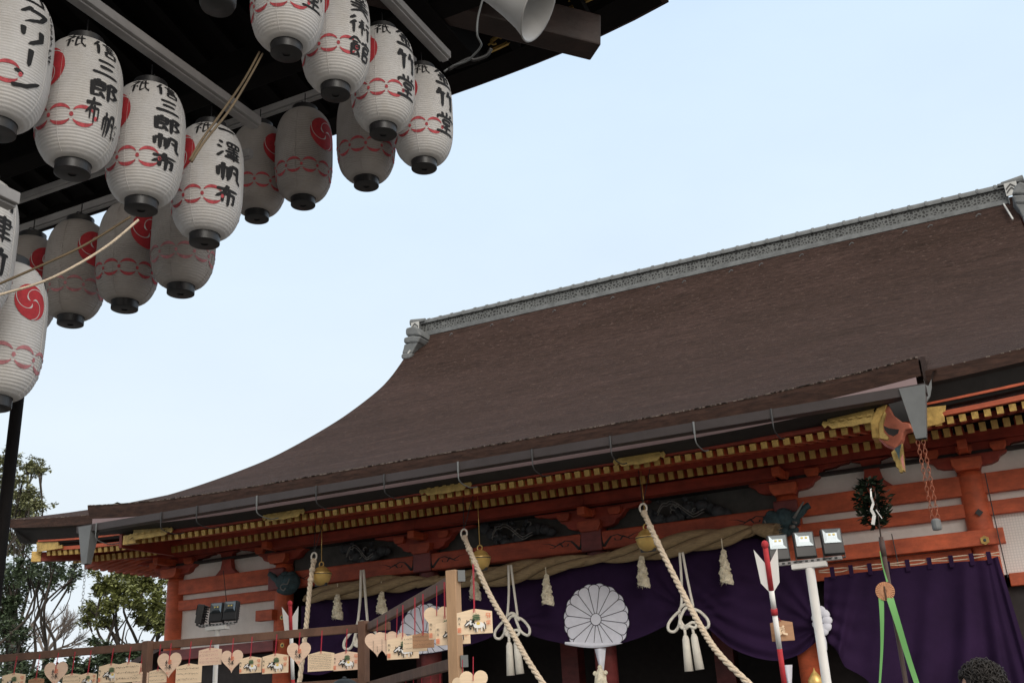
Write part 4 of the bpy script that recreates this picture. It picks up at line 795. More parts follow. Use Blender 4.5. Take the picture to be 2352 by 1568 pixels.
# ------------------------------------------------------------------ floodlights on white poles
def lightpole(base,zt,px0,px1,Y,lab,r):
    t=thing('lamp_pole',lab,'pole',(base.x,base.y,0)); q=MB(); q.tube([(base.x,base.y,0),(base.x,base.y,zt)],r,18); q.build('pole',M['white'],t,smooth=True)
    q=MB(); q.box(base.x-.12,base.x+.12,base.y-.03,base.y+.03,zt-.0,zt+.035); q.build('pole_bracket',M['white'],t,bevel=.004)
    a,b=px0,px1; q=MB(); q.bar((a.x,base.y,zt+.048),(b.x,base.y,zt+.048),.04,.024); 
    n_=int((b.x-a.x)/.04); q2=MB()
    for i in range(n_): q2.box(a.x+.04*i+.01,a.x+.04*i+.03,base.y-.0215,base.y-.0195,zt+.042,zt+.054)
    o=q.build('crossbar',M['railwhite'],t,bevel=.003); q2.build('slot',M['steel'],o); return t
def flood(c,w_,yaw,pitch,label,grp):
    h=w_*1.28; t=thing('floodlight',label,'floodlight',tuple(c),yaw,grp); R=Matrix.Rotation(pitch,3,'X')
    def lb(x0,x1,y0,y1,z0,z1,q):
        k=len(q.v); q.box(x0,x1,y0,y1,z0,z1)
        for i in range(k,len(q.v)): q.v[i]=tuple(R@Vector(q.v[i]))
    q=MB(); lb(-w_/2,w_/2,-.03,.03,0,h,q)
    for i in range(7): lb(-w_*.42,w_*.42,.03,.055,.02+i*h*.13,.03+i*h*.13,q)
    q.build('housing',M['lamp'],t,bevel=.006,local=True)
    z0,z1=h*.42,h*.95; x=w_*.42; q=MB(); vs=[(-x,-.032,z0),(x,-.032,z0),(x,-.032,z1),(-x,-.032,z1),(-x*.6,-.012,z0+.3*(z1-z0)),(x*.6,-.012,z0+.3*(z1-z0)),(x*.6,-.012,z1-.25*(z1-z0)),(-x*.6,-.012,z1-.25*(z1-z0))]
    # recess drawn as a shallow tray in front of the housing
    vs=[(a,b-.006,c_) for a,b,c_ in vs[:4]]+[(a,-.0335,c_) for a,b,c_ in vs[4:]]
    q.add([R@Vector(v) for v in vs],[(0,1,5,4),(1,2,6,5),(2,3,7,6),(3,0,4,7),(4,5,6,7)]); q.build('reflector',M['reflector'],t,local=True)
    q=MB()
    for s in (-1,1): lb(s*x*.25-.008,s*x*.25+.008,-.0365,-.034,z0+.55*(z1-z0),z0+.68*(z1-z0),q)
    q.build('led_chip',M['led'],t,local=True)
    q=MB(); lb(-w_*.52,-w_*.50,-.012,.012,-.02,h*.5,q); lb(w_*.50,w_*.52,-.012,.012,-.02,h*.5,q); lb(-w_*.52,w_*.52,-.012,.012,-.024,-.018,q); q.build('yoke',M['lamp'],t,local=True)
D_=7.2; a=PD(1860,1304,D_); lightpole(a,a.z,PD(1775,1306,D_),PD(1940,1288,D_),a.y,'tall white pole with floodlights at the right, before the purple curtains',.031)
zt=a.z+.066
for i,(px,py) in enumerate(((1793,1296),(1853,1285),(1917,1278))):
    x=PD(px,py,D_).x; x=P(px,py,a.y).x; flood((x,a.y-.0,zt+.006),.140,rad(20),rad(-9),['floodlight on the right-hand pole, nearest the red and white arrow','middle floodlight above the right-hand white pole','floodlight at the right end of the crossbar on the right-hand pole'][i],'floodlights')
D2=9.6; a=PD(499,1446,D2); lightpole(a,a.z,PD(440,1440,D2),PD(548,1424,D2),a.y,'thin white pole with floodlights at the left, behind the plaque rack',.022)
zt=a.z+.07
for (px,py,yw,lb_) in ((458,1430,rad(-62),'floodlight turned sideways on the left-hand pole'),(497,1428,rad(10),'middle floodlight on the left-hand pole'),(529,1424,rad(10),'floodlight at the right end of the left-hand pole')):
    x=P(px,py,a.y).x; flood((x,a.y,zt+.004),.135,yw,rad(-9),lb_,'floodlights')
# ------------------------------------------------------------------ ceremonial arrows
def arrow(p0,p1,r,lab,plate):
    d=(p1-p0); L_=d.length; d=d/L_; t=thing('ceremonial_arrow',lab,'arrow',tuple(p1)); at=lambda s:p0+d*s
    segs=[(0,.30*1,'red'),(.30,.42,'paperwhite'),(.42,.46,'red'),(.46,.68,'paperwhite'),(.68,1,'red')]
    for a_,b_,mm in segs:
        q=MB(); q.tube([at(L_*a_),at(L_*b_)],r*(1.25 if b_-a_<.05 else 1),12); q.build('shaft',M[mm],t,smooth=True)
    rt=Vector((.9,.42,0)).normalized()
    for s in (-1,1):
        q=MB(); b=at(L_*.04); FS=1.05; q.prism([(x_*s*FS,y_*FS) for x_,y_ in ((.010,.08),(.070,-.01),(.055,.19),(.010,.25))][::s],b,rt,d,.006)
        q.build('feather',M['paperwhite'],t)
    q=MB(); q.ball(at(0),(r*1.4,r*1.4,r*1.6),10,7); q.build('nock',M['red'],t,smooth=True)
    if plate:
        c=plate; q=MB(); q.prism([(-.07,-.06),(.07,-.06),(.07,.05),(0,.065),(-.07,.05)],c,rt,(0,0,1),-.008); o=q.build('wish_plaque',M['emaold'],t,bevel=.002)
        q=MB(); c3=c-Vector((0,.02,0))
        for k in range(5): ribbon(q,[(random.uniform(-.04,.03),random.uniform(-.03,.03)),(random.uniform(-.03,.04),random.uniform(-.03,.03))],.006,lambda x,y:tuple(c3+rt*x+Vector((0,-.004,y))),1)
        q.build('picture',M['ema'],o); q=MB(); q.tube([c+Vector((0,0,.06)),at(L_*.46)],.0025,5); q.build('string',M['redcord'],t)
ap0=PD(1757,1250,6.4); ap1=PD(1806,1600,6.4)
arrow(ap0,ap1,.0165,'red and white ceremonial arrow with white feathers beside the right-hand lamp pole',PD(1797,1448,6.45))
arrow(PD(666,1385,9.2),PD(676,1640,9.2),.016,'red and white ceremonial arrow standing left of the first bell rope, behind the plaques',None)
# ------------------------------------------------------------------ sakaki branch with streamers
D3=6.6; tp=PD(2004,1095,D3); bs=PD(2026,1700,D3); sk=thing('sakaki_pole','dark leafy sakaki branch on a pole with paper streamers and green ribbons','sakaki branch',(tp.x,tp.y,0))
q=MB(); pth=[Vector((tp.x-.012,tp.y,0)),Vector((tp.x-.012,tp.y,PD(2018,1240,D3).z))]; q.tube(pth,.014,8); q.tube([pth[1],Vector((tp.x,tp.y,tp.z-.08))],.005,6); zz=PD(2020,1262,D3).z; q.tube([(pth[0].x,pth[0].y,zz-.06),(pth[0].x,pth[0].y,zz+.04)],.017,8); q.build('pole',M['duskwood'],sk,smooth=True)
r=random.Random(5); q=MB(); cc=PD(2004,1155,D3)
for k in range(760):
    a,bz=r.uniform(0,2*PI),r.uniform(-1,1); R=.095*math.sqrt(max(0,1-bz*bz))*r.uniform(.1,1.05); b=cc+Vector((R*math.cos(a),R*.8*math.sin(a),bz*.15))
    d=Vector((math.cos(a),math.sin(a),r.uniform(-.6,.9))).normalized(); s_=d.cross(Vector((r.uniform(-1,1),r.uniform(-1,1),1))).normalized(); l_=r.uniform(.034,.060); w_=l_*.22
    q.add([b,b+d*l_*.5+s_*w_,b+d*l_,b+d*l_*.5-s_*w_],[(0,1,2,3)])
q.build('foliage',M['sakaki'],sk); q=MB()
z0=PD(2000,1120,D3); pts=[z0]+[PD(x,y,D3-.12) for x,y in ((2001,1140),(2006,1155),(2001,1170),(2008,1182),(2005,1204))]
for i in range(5): q.bar(pts[i],pts[i+1],.009+.003*i,.003,(0,1,0))
q.bar(PD(2012,1170,D3-.12),PD(2026,1190,D3-.12),.006,.003,(0,1,0)); q.build('paper_streamer',M['paperwhite'],sk)
dc=P(2033,1357,tp.y-.035); q=MB(); nrm=(CAM-dc).normalized(); q.tube([dc,dc+nrm*.012],[.056,.056],32); 
for k in range(26):
    a=2*PI*k/26; e1=nrm.cross(Vector((0,0,1))).normalized(); e2=e1.cross(nrm); q.tube([dc+nrm*.014+(e1*math.cos(a)+e2*math.sin(a))*.012,dc+nrm*.013+(e1*math.cos(a+.15)+e2*math.sin(a+.15))*.055],.0042,5)
q.build('woven_disc',M['goldpale'],sk,smooth=False); q=MB(); q.tube([dc+nrm*.02+e2*.03,dc+nrm*.022-e2*.01,dc+nrm*.02-e2*.05],.005,5); q.build('disc_cord',M['rackwood'],sk)
def rib(pts,w0,w1,nm,m_):
    q=MB(); ps=[P(x,y,tp.y-.045) for x,y in pts]; n_=len(ps); rt=Vector((.9,.42,0)); vs=[]
    ps=smoothpath(ps,6); n_=len(ps)
    for i,p_ in enumerate(ps):
        t_=i/(n_-1); w_=w0+(w1-w0)*t_; tw=.5*math.sin(3*t_); vs+=[p_-rt*w_/2+Vector((0,tw*w_*.5,0)),p_+rt*w_/2-Vector((0,tw*w_*.5,0))]
    q.add(vs,[(2*i,2*i+1,2*i+3,2*i+2) for i in range(n_-1)]); q.build(nm,M[m_],sk,smooth=True)
rib([(2021,1265),(2028,1300),(2038,1335)],.004,.012,'green_ribbon','green'); rib([(2024,1372),(2026,1430),(2025,1500),(2018,1610)],.034,.010,'green_ribbon','green'); rib([(2044,1372),(2062,1430),(2088,1515),(2120,1610)],.046,.030,'green_ribbon','green'); 
# ------------------------------------------------------------------ plaque rack
A1=Vector((-2.267,4.091,0)); A2=Vector((-3.886,5.804,0)); A3=Vector((-5.498,5.571,0)); A0=Vector((-7.3,5.31,0)); ZR=2.205
rack=thing('plaque_rack','brown timber rack of posts and rails hung with wooden wish plaques','rack',(A2.x,A2.y,0))
d12=(A1-A2).normalized(); d23=(A3-A2).normalized()
for a,mm,zt,w_ in ((A1,'cedar',2.232,.050),(A2,'rackwood',2.245,.056),(A3,'rackwood',2.235,.056)):
    q=MB(); q.box(a.x-w_/2,a.x+w_/2,a.y-w_/2,a.y+w_/2,0,zt); q.build('post',M[mm],rack,bevel=.003)
def rail(a,b,z,h,m_='rackwood'):
    q=MB(); q.bar((a.x,a.y,z),(b.x,b.y,z),.032,h); q.build('rail',M[m_],rack,bevel=.003)
off=Vector((.0,.045,0))
rail(A2-d12*.10+off,A1+d12*.055+off,ZR,.048); rail(A2-d12*.10+off,A1+d12*.06+off,1.845,.048)
rail(A0+off*.9,A2+d23*-.16+off*.9,ZR,.052); rail(A0+off*.9,A2+off*.9,1.875,.045)
q=MB(); 
for z in (ZR,1.845):
    e=A1+d12*.057+off; q.bar((e.x,e.y,z),(e.x+d12.x*.006,e.y+d12.y*.006,z),.033,.049)
q.build('rail_end_cap',M['spout'],rack)
def onplane(px,py,a,b):
    n_=Vector((-(b-a).y,(b-a).x,0)); dd=ray(px,py); t_=(a-CAM).dot(n_)/dd.dot(n_); return CAM+dd*t_
EM=[0]
def ema(kind,px,py,wpx,pl,label,zr=ZR,back=0.,tilt=0,mm='ema',cordz=True):
    a,b={'f':(A2,A3),'d':(A1,A2)}[pl]; c=onplane(px,py,a,b); c=c+(CAM-c).normalized()*(.05-back); dep=-( (RM.transposed()@(c-CAM)).z ); w_=wpx*dep/FP
    yaw=math.atan2(-(c.x),(c.y))*-1*.0+ (rad(14) if pl=='f' else rad(20))
    t=thing('wish_plaque',label,'wish plaque',tuple(c),yaw+tilt,'wooden wish plaques'); q=MB(); th=.007
    if kind=='heart':
        o=[]; 
        for i in range(40):
            s=2*PI*i/40; x=16*math.sin(s)**3; y=13*math.cos(s)-5*math.cos(2*s)-2*math.cos(3*s)-math.cos(4*s); o.append((x/32*w_,(y+2.5)/32*w_*1.02))
        o=o[::-1]; top_=.135*w_; h_=w_
    else:
        h_=w_*.66; o=[(-w_/2,-h_/2),(w_/2,-h_/2),(w_/2,h_*.40),(w_*.25,h_*.47),(0,h_*.54),(-w_*.25,h_*.47),(-w_/2,h_*.40)]; top_=h_*.5
    q.prism(o,(0,0,0),(1,0,0),(0,0,1),-th); board=q.build('board',M['emapink' if kind=='heart' else mm],t,bevel=.0012,local=True)
    if cordz:
        q=MB(); dz=zr-c.z; q.tube([(-.002,-th-.003,top_-.012),(0,-.004,top_+.01),(.0,.01,dz)],.0017,5); q.tube([(.003,.001,top_-.012),(.003,-.002,top_+.01),(.004,.012,dz)],.0014,5); q.build('cord',M['redcord'],t,local=True)
    y0=-th-.0012
    if kind in('horse','horseback'):
        mp_=lambda x,y:(x*w_,y0,y*w_); q=MB()
        def blob(cx,cy,rx,ry,rot,qq,dy=0): qq.add([((cx+rx*math.cos(s)*math.cos(rot)-ry*math.sin(s)*math.sin(rot))*w_,y0-dy,(cy+rx*math.cos(s)*math.sin(rot)+ry*math.sin(s)*math.cos(rot))*w_) for s in np.linspace(0,2*PI,14)[:-1]],[tuple(range(13))])
        blob(.12,-.10,.16,.085,0,q); blob(-.08,-.04,.05,.10,.5,q); blob(-.20,-.05,.09,.04,.5,q)
        for x in (.02,.08,.20,.26): blob(x,-.22,.015,.06,0,q)
        blob(.29,-.13,.02,.10,-.2,q); pic=q.build('horse_picture',M['paperwhite'],t,local=True)
        q=MB(); blob(.11,-.055,.055,.04,0,q,.0008); q.build('saddle',M['yellow'],pic,local=True); q=MB(); w2=.010*w_
        mp2=lambda x,y:(x*w_,y0-.0016,y*w_)
        for path in ([(-.28,-.10),(-.20,-.01),(-.13,.03)],[(-.27,-.12),(-.22,-.13),(-.17,-.08)],[(-.12,.06),(-.05,.05),(-.01,-.02),(.02,-.06)],[(-.16,-.06),(-.13,-.16),(-.08,-.20)],[(-.06,-.06),(-.03,-.14),(-.01,-.24)],[(.02,-.18),(.04,-.29)],[(-.14,-.1),(-.12,-.22)],[(.25,-.18),(.27,-.28)],[(-.2,.0),(-.21,.05)],[(.27,-.02),(.31,-.10),(.32,-.22)],[(-.05,.0),(-.03,.07)]): ribbon(q,path,.013,mp2,1)
        for cx,cy in ((-.02,.02),(-.05,-.02),(-.09,-.12)): ribbon(q,[(cx-.03,cy),(cx+.03,cy+.01)],.025,mp2,1)
        q.build('ink_outline',M['ink'],pic,local=True); q=MB()
        for k in range(5): ribbon(q,[(-.02+.04*k,.03),(-.01+.035*k,.14),(.0+.03*k,.20+.02*(k==2))],.010,mp2,1)
        for y in (.06,.10,.15): ribbon(q,[(-.05,y),(.06,y+.015),(.17,y)],.012,mp2,1)
        q.build('pine_picture',M['pine'],pic,local=True)
        def put(ch,x,y,s,m_,nm,w=8): 
            q=MB(); write(q,ch,lambda a_,b_:((x+(a_/100-.5)*s)*w_,y0-.0008,(y-(b_/100-.5)*s)*w_),w,40); return q.build(nm,m_,t,local=True)
        put('弥',.40,.15,.15,M['orangeink'],'red_character'); put('栄',.40,-.05,.15,M['orangeink'],'red_character'); put('丙',-.42,.09,.09,M['ink'],'black_character'); put('午',-.42,-.04,.09,M['ink'],'black_character')
        q=MB()
        for k in range(2):
            for i in range(4): ribbon(q,[(-.46+.02*i,-.15-.07*k),(-.46+.02*i,-.20-.07*k)],.006,mp_,1)
            ribbon(q,[(-.47,-.15-.07*k),(-.38,-.15-.07*k),(-.38,-.205-.07*k),(-.47,-.205-.07*k),(-.47,-.15-.07*k)],.005,mp_,1)
        q.build('red_seal',M['orangeink'],t,local=True)
    elif kind=='heart':
        for part,(m_,sl) in {'red_character':(M['orangeink'],slice(5,9)),'black_character':(M['ink'],None)}.items():
            q=MB(); ss=strokes('縁'); use=ss[5:9] if sl else ss[:5]+ss[9:]
            for s in use: ribbon(q,s,7,lambda a_,b_:((a_/100-.5)*.30*w_,y0,(.0-(b_/100-.5)*.38)*w_),40,brush)
            q.build(part,m_,t,local=True)
        q=MB(); scribble(q,-.08,.08,-.24,-.33,2,lambda a_,b_:(a_*w_,y0,b_*w_),.035,.006); q.build('red_seal',M['orangeink'],t,local=True)
    elif kind=='heartback':
        pass
    else:
        n_={'text':3,'dense':9,'faint':4}.get(kind,3); q=MB(); m_=M['inkbrown'] if kind!='faint' else M['palered']
        scribble(q,-.43,.42,.27,-.27,n_,lambda a_,b_:(a_*w_,y0,b_*w_),{'dense':.022}.get(kind,.045),{'dense':.0045}.get(kind,.006)); q.build('handwriting',m_,t,local=True)
    EM[0]+=1
    return t
ema('heart',388,1527,60,'f','heart plaque just right of the far rack post, in front of the hall pillar')
ema('text',433,1546,64,'f','handwritten plaque overlapping the heart plaque beside the hall corner pillar',back=-.012)
ema('faint',482,1507,57,'f','pinkish plaque with faint drawing in front of the thin white pole',back=.012,mm='emapink')
ema('heart',532,1518,54,'f','heart plaque just right of the thin white pole')
ema('horse',575,1526,54,'f','horse plaque overlapped by the heart right of the thin white pole',back=.015)
ema('horse',632,1523,64,'f','horse plaque left of the heart plaque beside the bell rope')
ema('heart',686,1502,58,'f','heart plaque in front of the leftmost bell rope')
ema('dense',737,1518,64,'f','plaque filled with dense foreign handwriting between a heart and a horse plaque')
ema('horse',795,1517,62,'f','darker horse plaque half hidden by the middle rack post',back=.02,mm='emapink')
ema('heart',127,1548,60,'f','heart plaque at the far left of the rack')
ema('text',164,1562,46,'f','handwritten plaque right of the far left heart',back=.01)
ema('horse',201,1560,44,'f','small horse plaque third from the left edge',back=.02)
ema('horse',254,1545,62,'f','horse plaque left of the far rack post, overlapped by a written one',back=.012)
ema('text',294,1543,66,'f','large handwritten plaque in front of the dark low roof')
ema('text',322,1556,40,'f','handwritten plaque tucked behind the far rack post',back=.014,mm='emapink')
ema('text',362,1552,44,'f','handwritten plaque half hidden behind the heart beside the far rack post',back=.02)
ema('horse',30,1566,60,'f','horse plaque at the lower left corner of the photo')
ema('text',82,1570,40,'f','browned plaque left of the far left heart',mm='emaold')
ema('text',868,1480,40,'d','heart-edge plaque with writing just right of the middle rack post',back=.03,mm='emapink') if False else None
def heartback(px,py,w,label,rows,back,mm='emapink'):
    t=ema('heartback',px,py,w,'d',label,back=back); return t
# hearts seen on their plain or written backs, on the slanting rail
def heart2(px,py,wpx,label,back,pale,writing,zr=ZR):
    c=onplane(px,py,A1,A2); c=c+(CAM-c).normalized()*(.05-back); dep=-((RM.transposed()@(c-CAM)).z); w_=wpx*dep/FP
    t=thing('wish_plaque',label,'wish plaque',tuple(c),rad(18),'wooden wish plaques'); o=[]
    for i in range(40):
        s=2*PI*i/40; x=16*math.sin(s)**3; y=13*math.cos(s)-5*math.cos(2*s)-2*math.cos(3*s)-math.cos(4*s); o.append((x/32*w_,(y+2.5)/32*w_*1.02))
    q=MB(); q.prism(o[::-1],(0,0,0),(1,0,0),(0,0,1),-.007); q.build('board',M['ema' if pale else 'emapink'],t,bevel=.0012,local=True)
    q=MB(); q.tube([(0,-.010,.13*w_),(0,.012,zr-c.z)],.0018,5); q.build('cord',M['redcord'],t,local=True)
    if writing:
        q=MB()
        for col in range(2):
            for k in range(9):
                x,y=(.02-.16*col),(.16-.05*k); ribbon(q,[(x-.015,y),(x+.02,y-.015),(x,y-.03)],.006,lambda a_,b_:(a_*w_,-.0085,b_*w_),1)
        q.build('handwriting',M['inkbrown'],t,local=True)
heart2(866,1480,58,'heart plaque nearest the middle rack post, with a column of writing',.03,False,True)
heart2(886,1477,58,'second heart plaque from the middle rack post, overlapping the first',.015,False,True)
heart2(912,1474,46,'small heart plaque hidden behind the slanting rail horse plaque',.03,False,False)
ema('horse',925,1487,74,'d','horse plaque behind the handwritten one on the slanting rail',back=.01)
ema('text',953,1476,56,'d','handwritten plaque with two lines of writing on the slanting rail',back=-.02)
ema('text',972,1470,50,'d','shaded plaque behind the handwritten one on the slanting rail',back=.03,mm='emaold')
heart2(1004,1422,62,'pale blank heart plaque left of the tall rack post',.02,True,False)
ema('horse',1022,1440,76,'d','horse plaque crossing behind the tall rack post',back=.04)
ema('horse',1040,1452,80,'d','lower plaque behind the tall post, beneath two horse plaques',back=.06)
ema('horse',1090,1427,82,'d','large horse plaque with red characters right of the tall rack post',back=-.005)
heart2(1088,1571,66,'pale heart plaque on the lower rail right of the tall post',.0,True,False,1.845)
heart2(1063,1578,50,'pale heart plaque on the lower rail, behind the tall post',.02,True,False,1.845)
q=MB(); r=random.Random(3)
for k in range(9):
    t_=k/9; a=A2.lerp(A1,.15+.75*t_); q.tube([(a.x+.02,a.y+.03,1.83),(a.x+.02+r.uniform(-.004,.004),a.y+.03,1.70)],.0018,5); q.build('cord',M['redcord'],rack); q=MB()

# ------------------------------------------------------------------ people (only heads reach into the frame)
def person(x,y,h,face,label,kind):
    t=thing('person',label,'person',(x,y,0),face); s=h/1.75
    V=[(0,0,.95),(0,0,1.15),(0,0,1.38),(0,.01,1.50),(0,0,1.60),(.19,0,1.42),(.24,.02,1.15),(.22,-.08,.92),(-.19,0,1.42),(-.24,.02,1.15),(-.22,-.08,.92),(.1,0,.90),(.11,0,.5),(.11,0,.08),(-.1,0,.90),(-.11,0,.5),(-.11,0,.08),(.11,-.14,.04),(-.11,-.14,.04)]
    R_=[.15,.14,.15,.06,.055,.075,.05,.038,.075,.05,.038,.09,.065,.045,.09,.065,.045,.035,.035]
    Ed=[(0,1),(1,2),(2,3),(3,4),(2,5),(5,6),(6,7),(2,8),(8,9),(9,10),(0,11),(11,12),(12,13),(0,14),(14,15),(15,16),(13,17),(16,18)]
    me=bpy.data.meshes.new('body'); me.from_pydata([tuple(c*s for c in v) for v in V],Ed,[]); o=bpy.data.objects.new('body',me); COL.objects.link(o); o.parent=t; me.materials.append(M['coat'])
    sk_=o.modifiers.new('skin','SKIN'); 
    for i,v in enumerate(me.skin_vertices[0].data): v.radius=(R_[i]*s,R_[i]*s*.8); v.use_root=(i==0)
    o.modifiers.new('sub','SUBSURF').levels=1; o.modifiers['sub'].render_levels=2
    q=MB(); q.ball((0,.0,1.635*s),(.078*s,.098*s,.118*s),20,14); q.ball((0,-.095*s,1.615*s),(.013*s,.02*s,.024*s),8,6); q.ball((.077*s,.01,1.625*s),(.012,.022*s,.032*s),8,6); q.ball((-.077*s,.01,1.625*s),(.012,.022*s,.032*s),8,6); q.tube([(0,.015,1.45*s),(0,.008,1.58*s)],.055*s,14)
    hd=q.build('head',M['skin'],t,smooth=True,local=True); q=MB()
    for sx in (-1,1): q.ball((sx*.030*s,-.087*s,1.645*s),(.013*s,.008*s,.007*s),8,6)
    q.ball((0,-.092*s,1.572*s),(.022*s,.008*s,.006*s),8,5); q.build('face_features',M['hair'],hd,local=True)
    q=MB(); r=random.Random(9)
    if kind=='curly':
        q.ball((0,.022*s,1.668*s),(.098*s,.108*s,.105*s),18,12)
        for k in range(900):
            a=r.uniform(0,2*PI); b=r.uniform(-.45,1)
            R=math.sqrt(max(0,1-b*b)); n_=Vector((R*math.cos(a),R*math.sin(a),b))
            if n_.y<-.55 and b<.35: continue
            p=Vector((0,.022*s,1.668*s))+Vector((n_.x*.098,n_.y*.108,n_.z*.105))*s*.97; tn=n_.cross(Vector((r.uniform(-1,1),r.uniform(-1,1),r.uniform(-1,1)))).normalized()
            L_=r.uniform(.030,.062); q.tube([p,p+n_*.010+tn*L_*.4,p+n_*r.uniform(.010,.026)+tn*L_,p+n_*r.uniform(.004,.02)+tn*L_*1.3-Vector((0,0,.01))],[.0045,.0048,.004,.001],4,False)
        q.build('hair',M['hair'],hd,smooth=True,local=True)
    else:
        q.ball((0,.02*s,1.67*s),(.092*s,.108*s,.10*s),22,12); q.grid(lambda u,v:((u-.5)*.17*s*(1-.25*v),-.06*s-.13*s*v*math.sin(PI*(.12+.76*u))**.5,1.675*s+.018*s*math.sin(PI*u)-.018*v),12,5); q.grid(lambda u,v:((u-.5)*.17*s*(1-.25*v),-.06*s-.13*s*v*math.sin(PI*(.12+.76*u))**.5,1.669*s+.018*s*math.sin(PI*u)-.018*v),12,5,True)
        c_=q.build('cap',M['cap'],hd,smooth=True,local=True); q=MB(); q.ball((0,.02*s,1.772*s),(.012,.012,.007),8,5); q.build('cap_button',M['cap'],c_,local=True)
    return t
c=PD(2249,1566,6.0); person(c.x,c.y,(c.z)/1.668*1.75,rad(-84),'person with curly black hair turned away at the lower right edge','curly')
c=PD(795,1606,5.2); person(c.x,c.y,(c.z)/1.67*1.75,rad(62),'person in a dark cap at the bottom edge below the middle rack post','cap')
# ------------------------------------------------------------------ trees and the low roof on the left
def leaves(mb,cl,n_,ls,r,flat=.55):
    for (c,R) in cl:
        k=int(n_*(R/cl[0][1])**2); cores=[c+Vector((r.gauss(0,.48),r.gauss(0,.48),r.gauss(0,.40)))*R for _ in range(22)]
        for i in range(k):
            b=r.choice(cores)+Vector((r.gauss(0,.16),r.gauss(0,.16),r.gauss(0,.10)))*R
            d=Vector((r.uniform(-1,1),r.uniform(-1,1),r.uniform(-.7,.5))).normalized(); s_=d.cross(Vector((r.uniform(-.5,.5),r.uniform(-.5,.5),1))).normalized(); l_=ls*r.uniform(.6,1.4); w_=l_*.30
            mb.add([b,b+d*l_*.5+s_*w_,b+d*l_,b+d*l_*.5-s_*w_],[(0,1,2,3)])
def tree(name,label,pix,Y,n_,ls,m_,base,seed,limbs=True):
    r=random.Random(seed); cl=[]
    for (x,y,q_) in pix:
        c=P(x,y,Y+r.uniform(-2,2)); R=q_*Y/ray(x,y).y*abs(ray(x,y).length)/FP*.9
        R=q_*(RM.transposed()@(c-CAM)).z*-1/FP; cl.append((c,R))
    cl.sort(key=lambda t_:-t_[1]); b=P(base[0],base[1],Y); b.z=0
    t=thing(name,label,'tree',tuple(b),0,'trees beyond the hall'); q=MB(); leaves(q,cl,n_,ls,r); 
    if n_: q.build('crown',m_,t)
    q=MB(); zf=min(c.z-R for c,R in cl); top_=Vector((sum(c.x for c,R in cl)/len(cl),sum(c.y for c,R in cl)/len(cl),max(3,zf)))
    hub=b.lerp(top_,.75); q.tube(smoothpath([b,b.lerp(hub,.5)+Vector((.2,0,0)),hub],4),[.42-.02*i for i in range(9)],9)
    for ii,(c,R) in enumerate(cl):
        h0=hub.lerp(b,r.uniform(0,.35)); D=(c-h0).length; m1=h0.lerp(c,.35)+Vector((r.uniform(-.12,.12),r.uniform(-.2,.2),r.uniform(-.02,.12)))*D; mid=h0.lerp(c,.7)+Vector((r.uniform(-.1,.1),r.uniform(-.1,.1),r.uniform(-.05,.12)))*D; q.tube(smoothpath([h0,m1,mid,c],4),[.10*(.75 if ii%2 else 1)-.0062*i for i in range(13)],6)
        for k in range(4):
            e=c+Vector((r.uniform(-1,1),r.uniform(-1,1),r.uniform(-.5,.9)))*R*.8; q.tube([mid.lerp(c,r.uniform(.2,.9)),e.lerp(c,.4)+Vector((0,0,.1)),e],[.035,.025,.01],5)
    q.build('trunk',M['bark'],t,smooth=True); return t
tree('broadleaf_tree','tall pale grey-green tree rising behind the dark post at the left',[(8,1060,34),(2,1120,42),(80,1072,22),(62,1068,18),(70,1150,30),(45,1190,40),(82,1160,22),(60,1128,24),(15,1180,44),(20,1240,50),(70,1215,30),(92,1080,10),(50,1100,14)],42,3000,.19,M['leafC'],(30,1568),11)
tree('evergreen_tree','dark evergreen tree filling the lower left, under the eave corner',[(28,1320,44),(95,1312,36),(140,1318,30),(178,1322,17),(60,1300,38),(5,1400,46),(22,1450,44),(45,1500,38),(10,1530,60),(5,1350,50),(115,1338,20),(160,1345,13),(40,1552,46),(30,1385,26),(50,1455,22),(85,1335,28),(125,1300,26),(170,1300,16)],34,1800,.18,M['leafA'],(20,1568),12)
tree('camphor_tree','olive green tree with open branches left of the hall corner pillar',[(235,1345,36),(290,1335,38),(340,1340,36),(205,1402,24),(255,1385,32),(310,1385,34),(362,1385,32),(200,1425,15),(345,1425,30),(372,1440,26),(215,1475,9),(235,1432,18),(275,1350,30),(325,1410,22),(262,1425,14),(385,1400,24)],34,1750,.17,M['leafB'],(305,1568),13)
def baretree():
    r=random.Random(21); Y=40; b=P(120,1568,Y); b.z=0; t=thing('bare_tree','leafless tree with fine pale twigs between the two green trees','tree',tuple(b),0); q=MB()
    def br(p,d,L_,rad_,lv):
        e=p+d*L_; q.tube([p,p.lerp(e,.5)+Vector((r.uniform(-1,1),0,r.uniform(-1,1)))*L_*.06,e],[rad_,rad_*.8,rad_*.6],5)
        if lv==0: return
        for k in range(4 if lv>1 else 5):
            n_=(d+Vector((r.uniform(-.75,.75),r.uniform(-.4,.4),r.uniform(-.25,.45)))).normalized(); br(p.lerp(e,r.uniform(.35,1)),n_,L_*r.uniform(.5,.75),rad_*.5,lv-1)
    h=P(105,1500,Y); q.tube([b,(h.x,h.y,h.z)],[.25,.16],8); 
    for x,y in ((150,1440),(175,1405),(120,1420),(185,1470),(80,1450)): 
        e=P(x,y,Y); br(h,(e-h).normalized(),(e-h).length*.62,.085,4)
    q.build('trunk',mat('pale_twig',(.20,.17,.15),.9),t)
baretree()
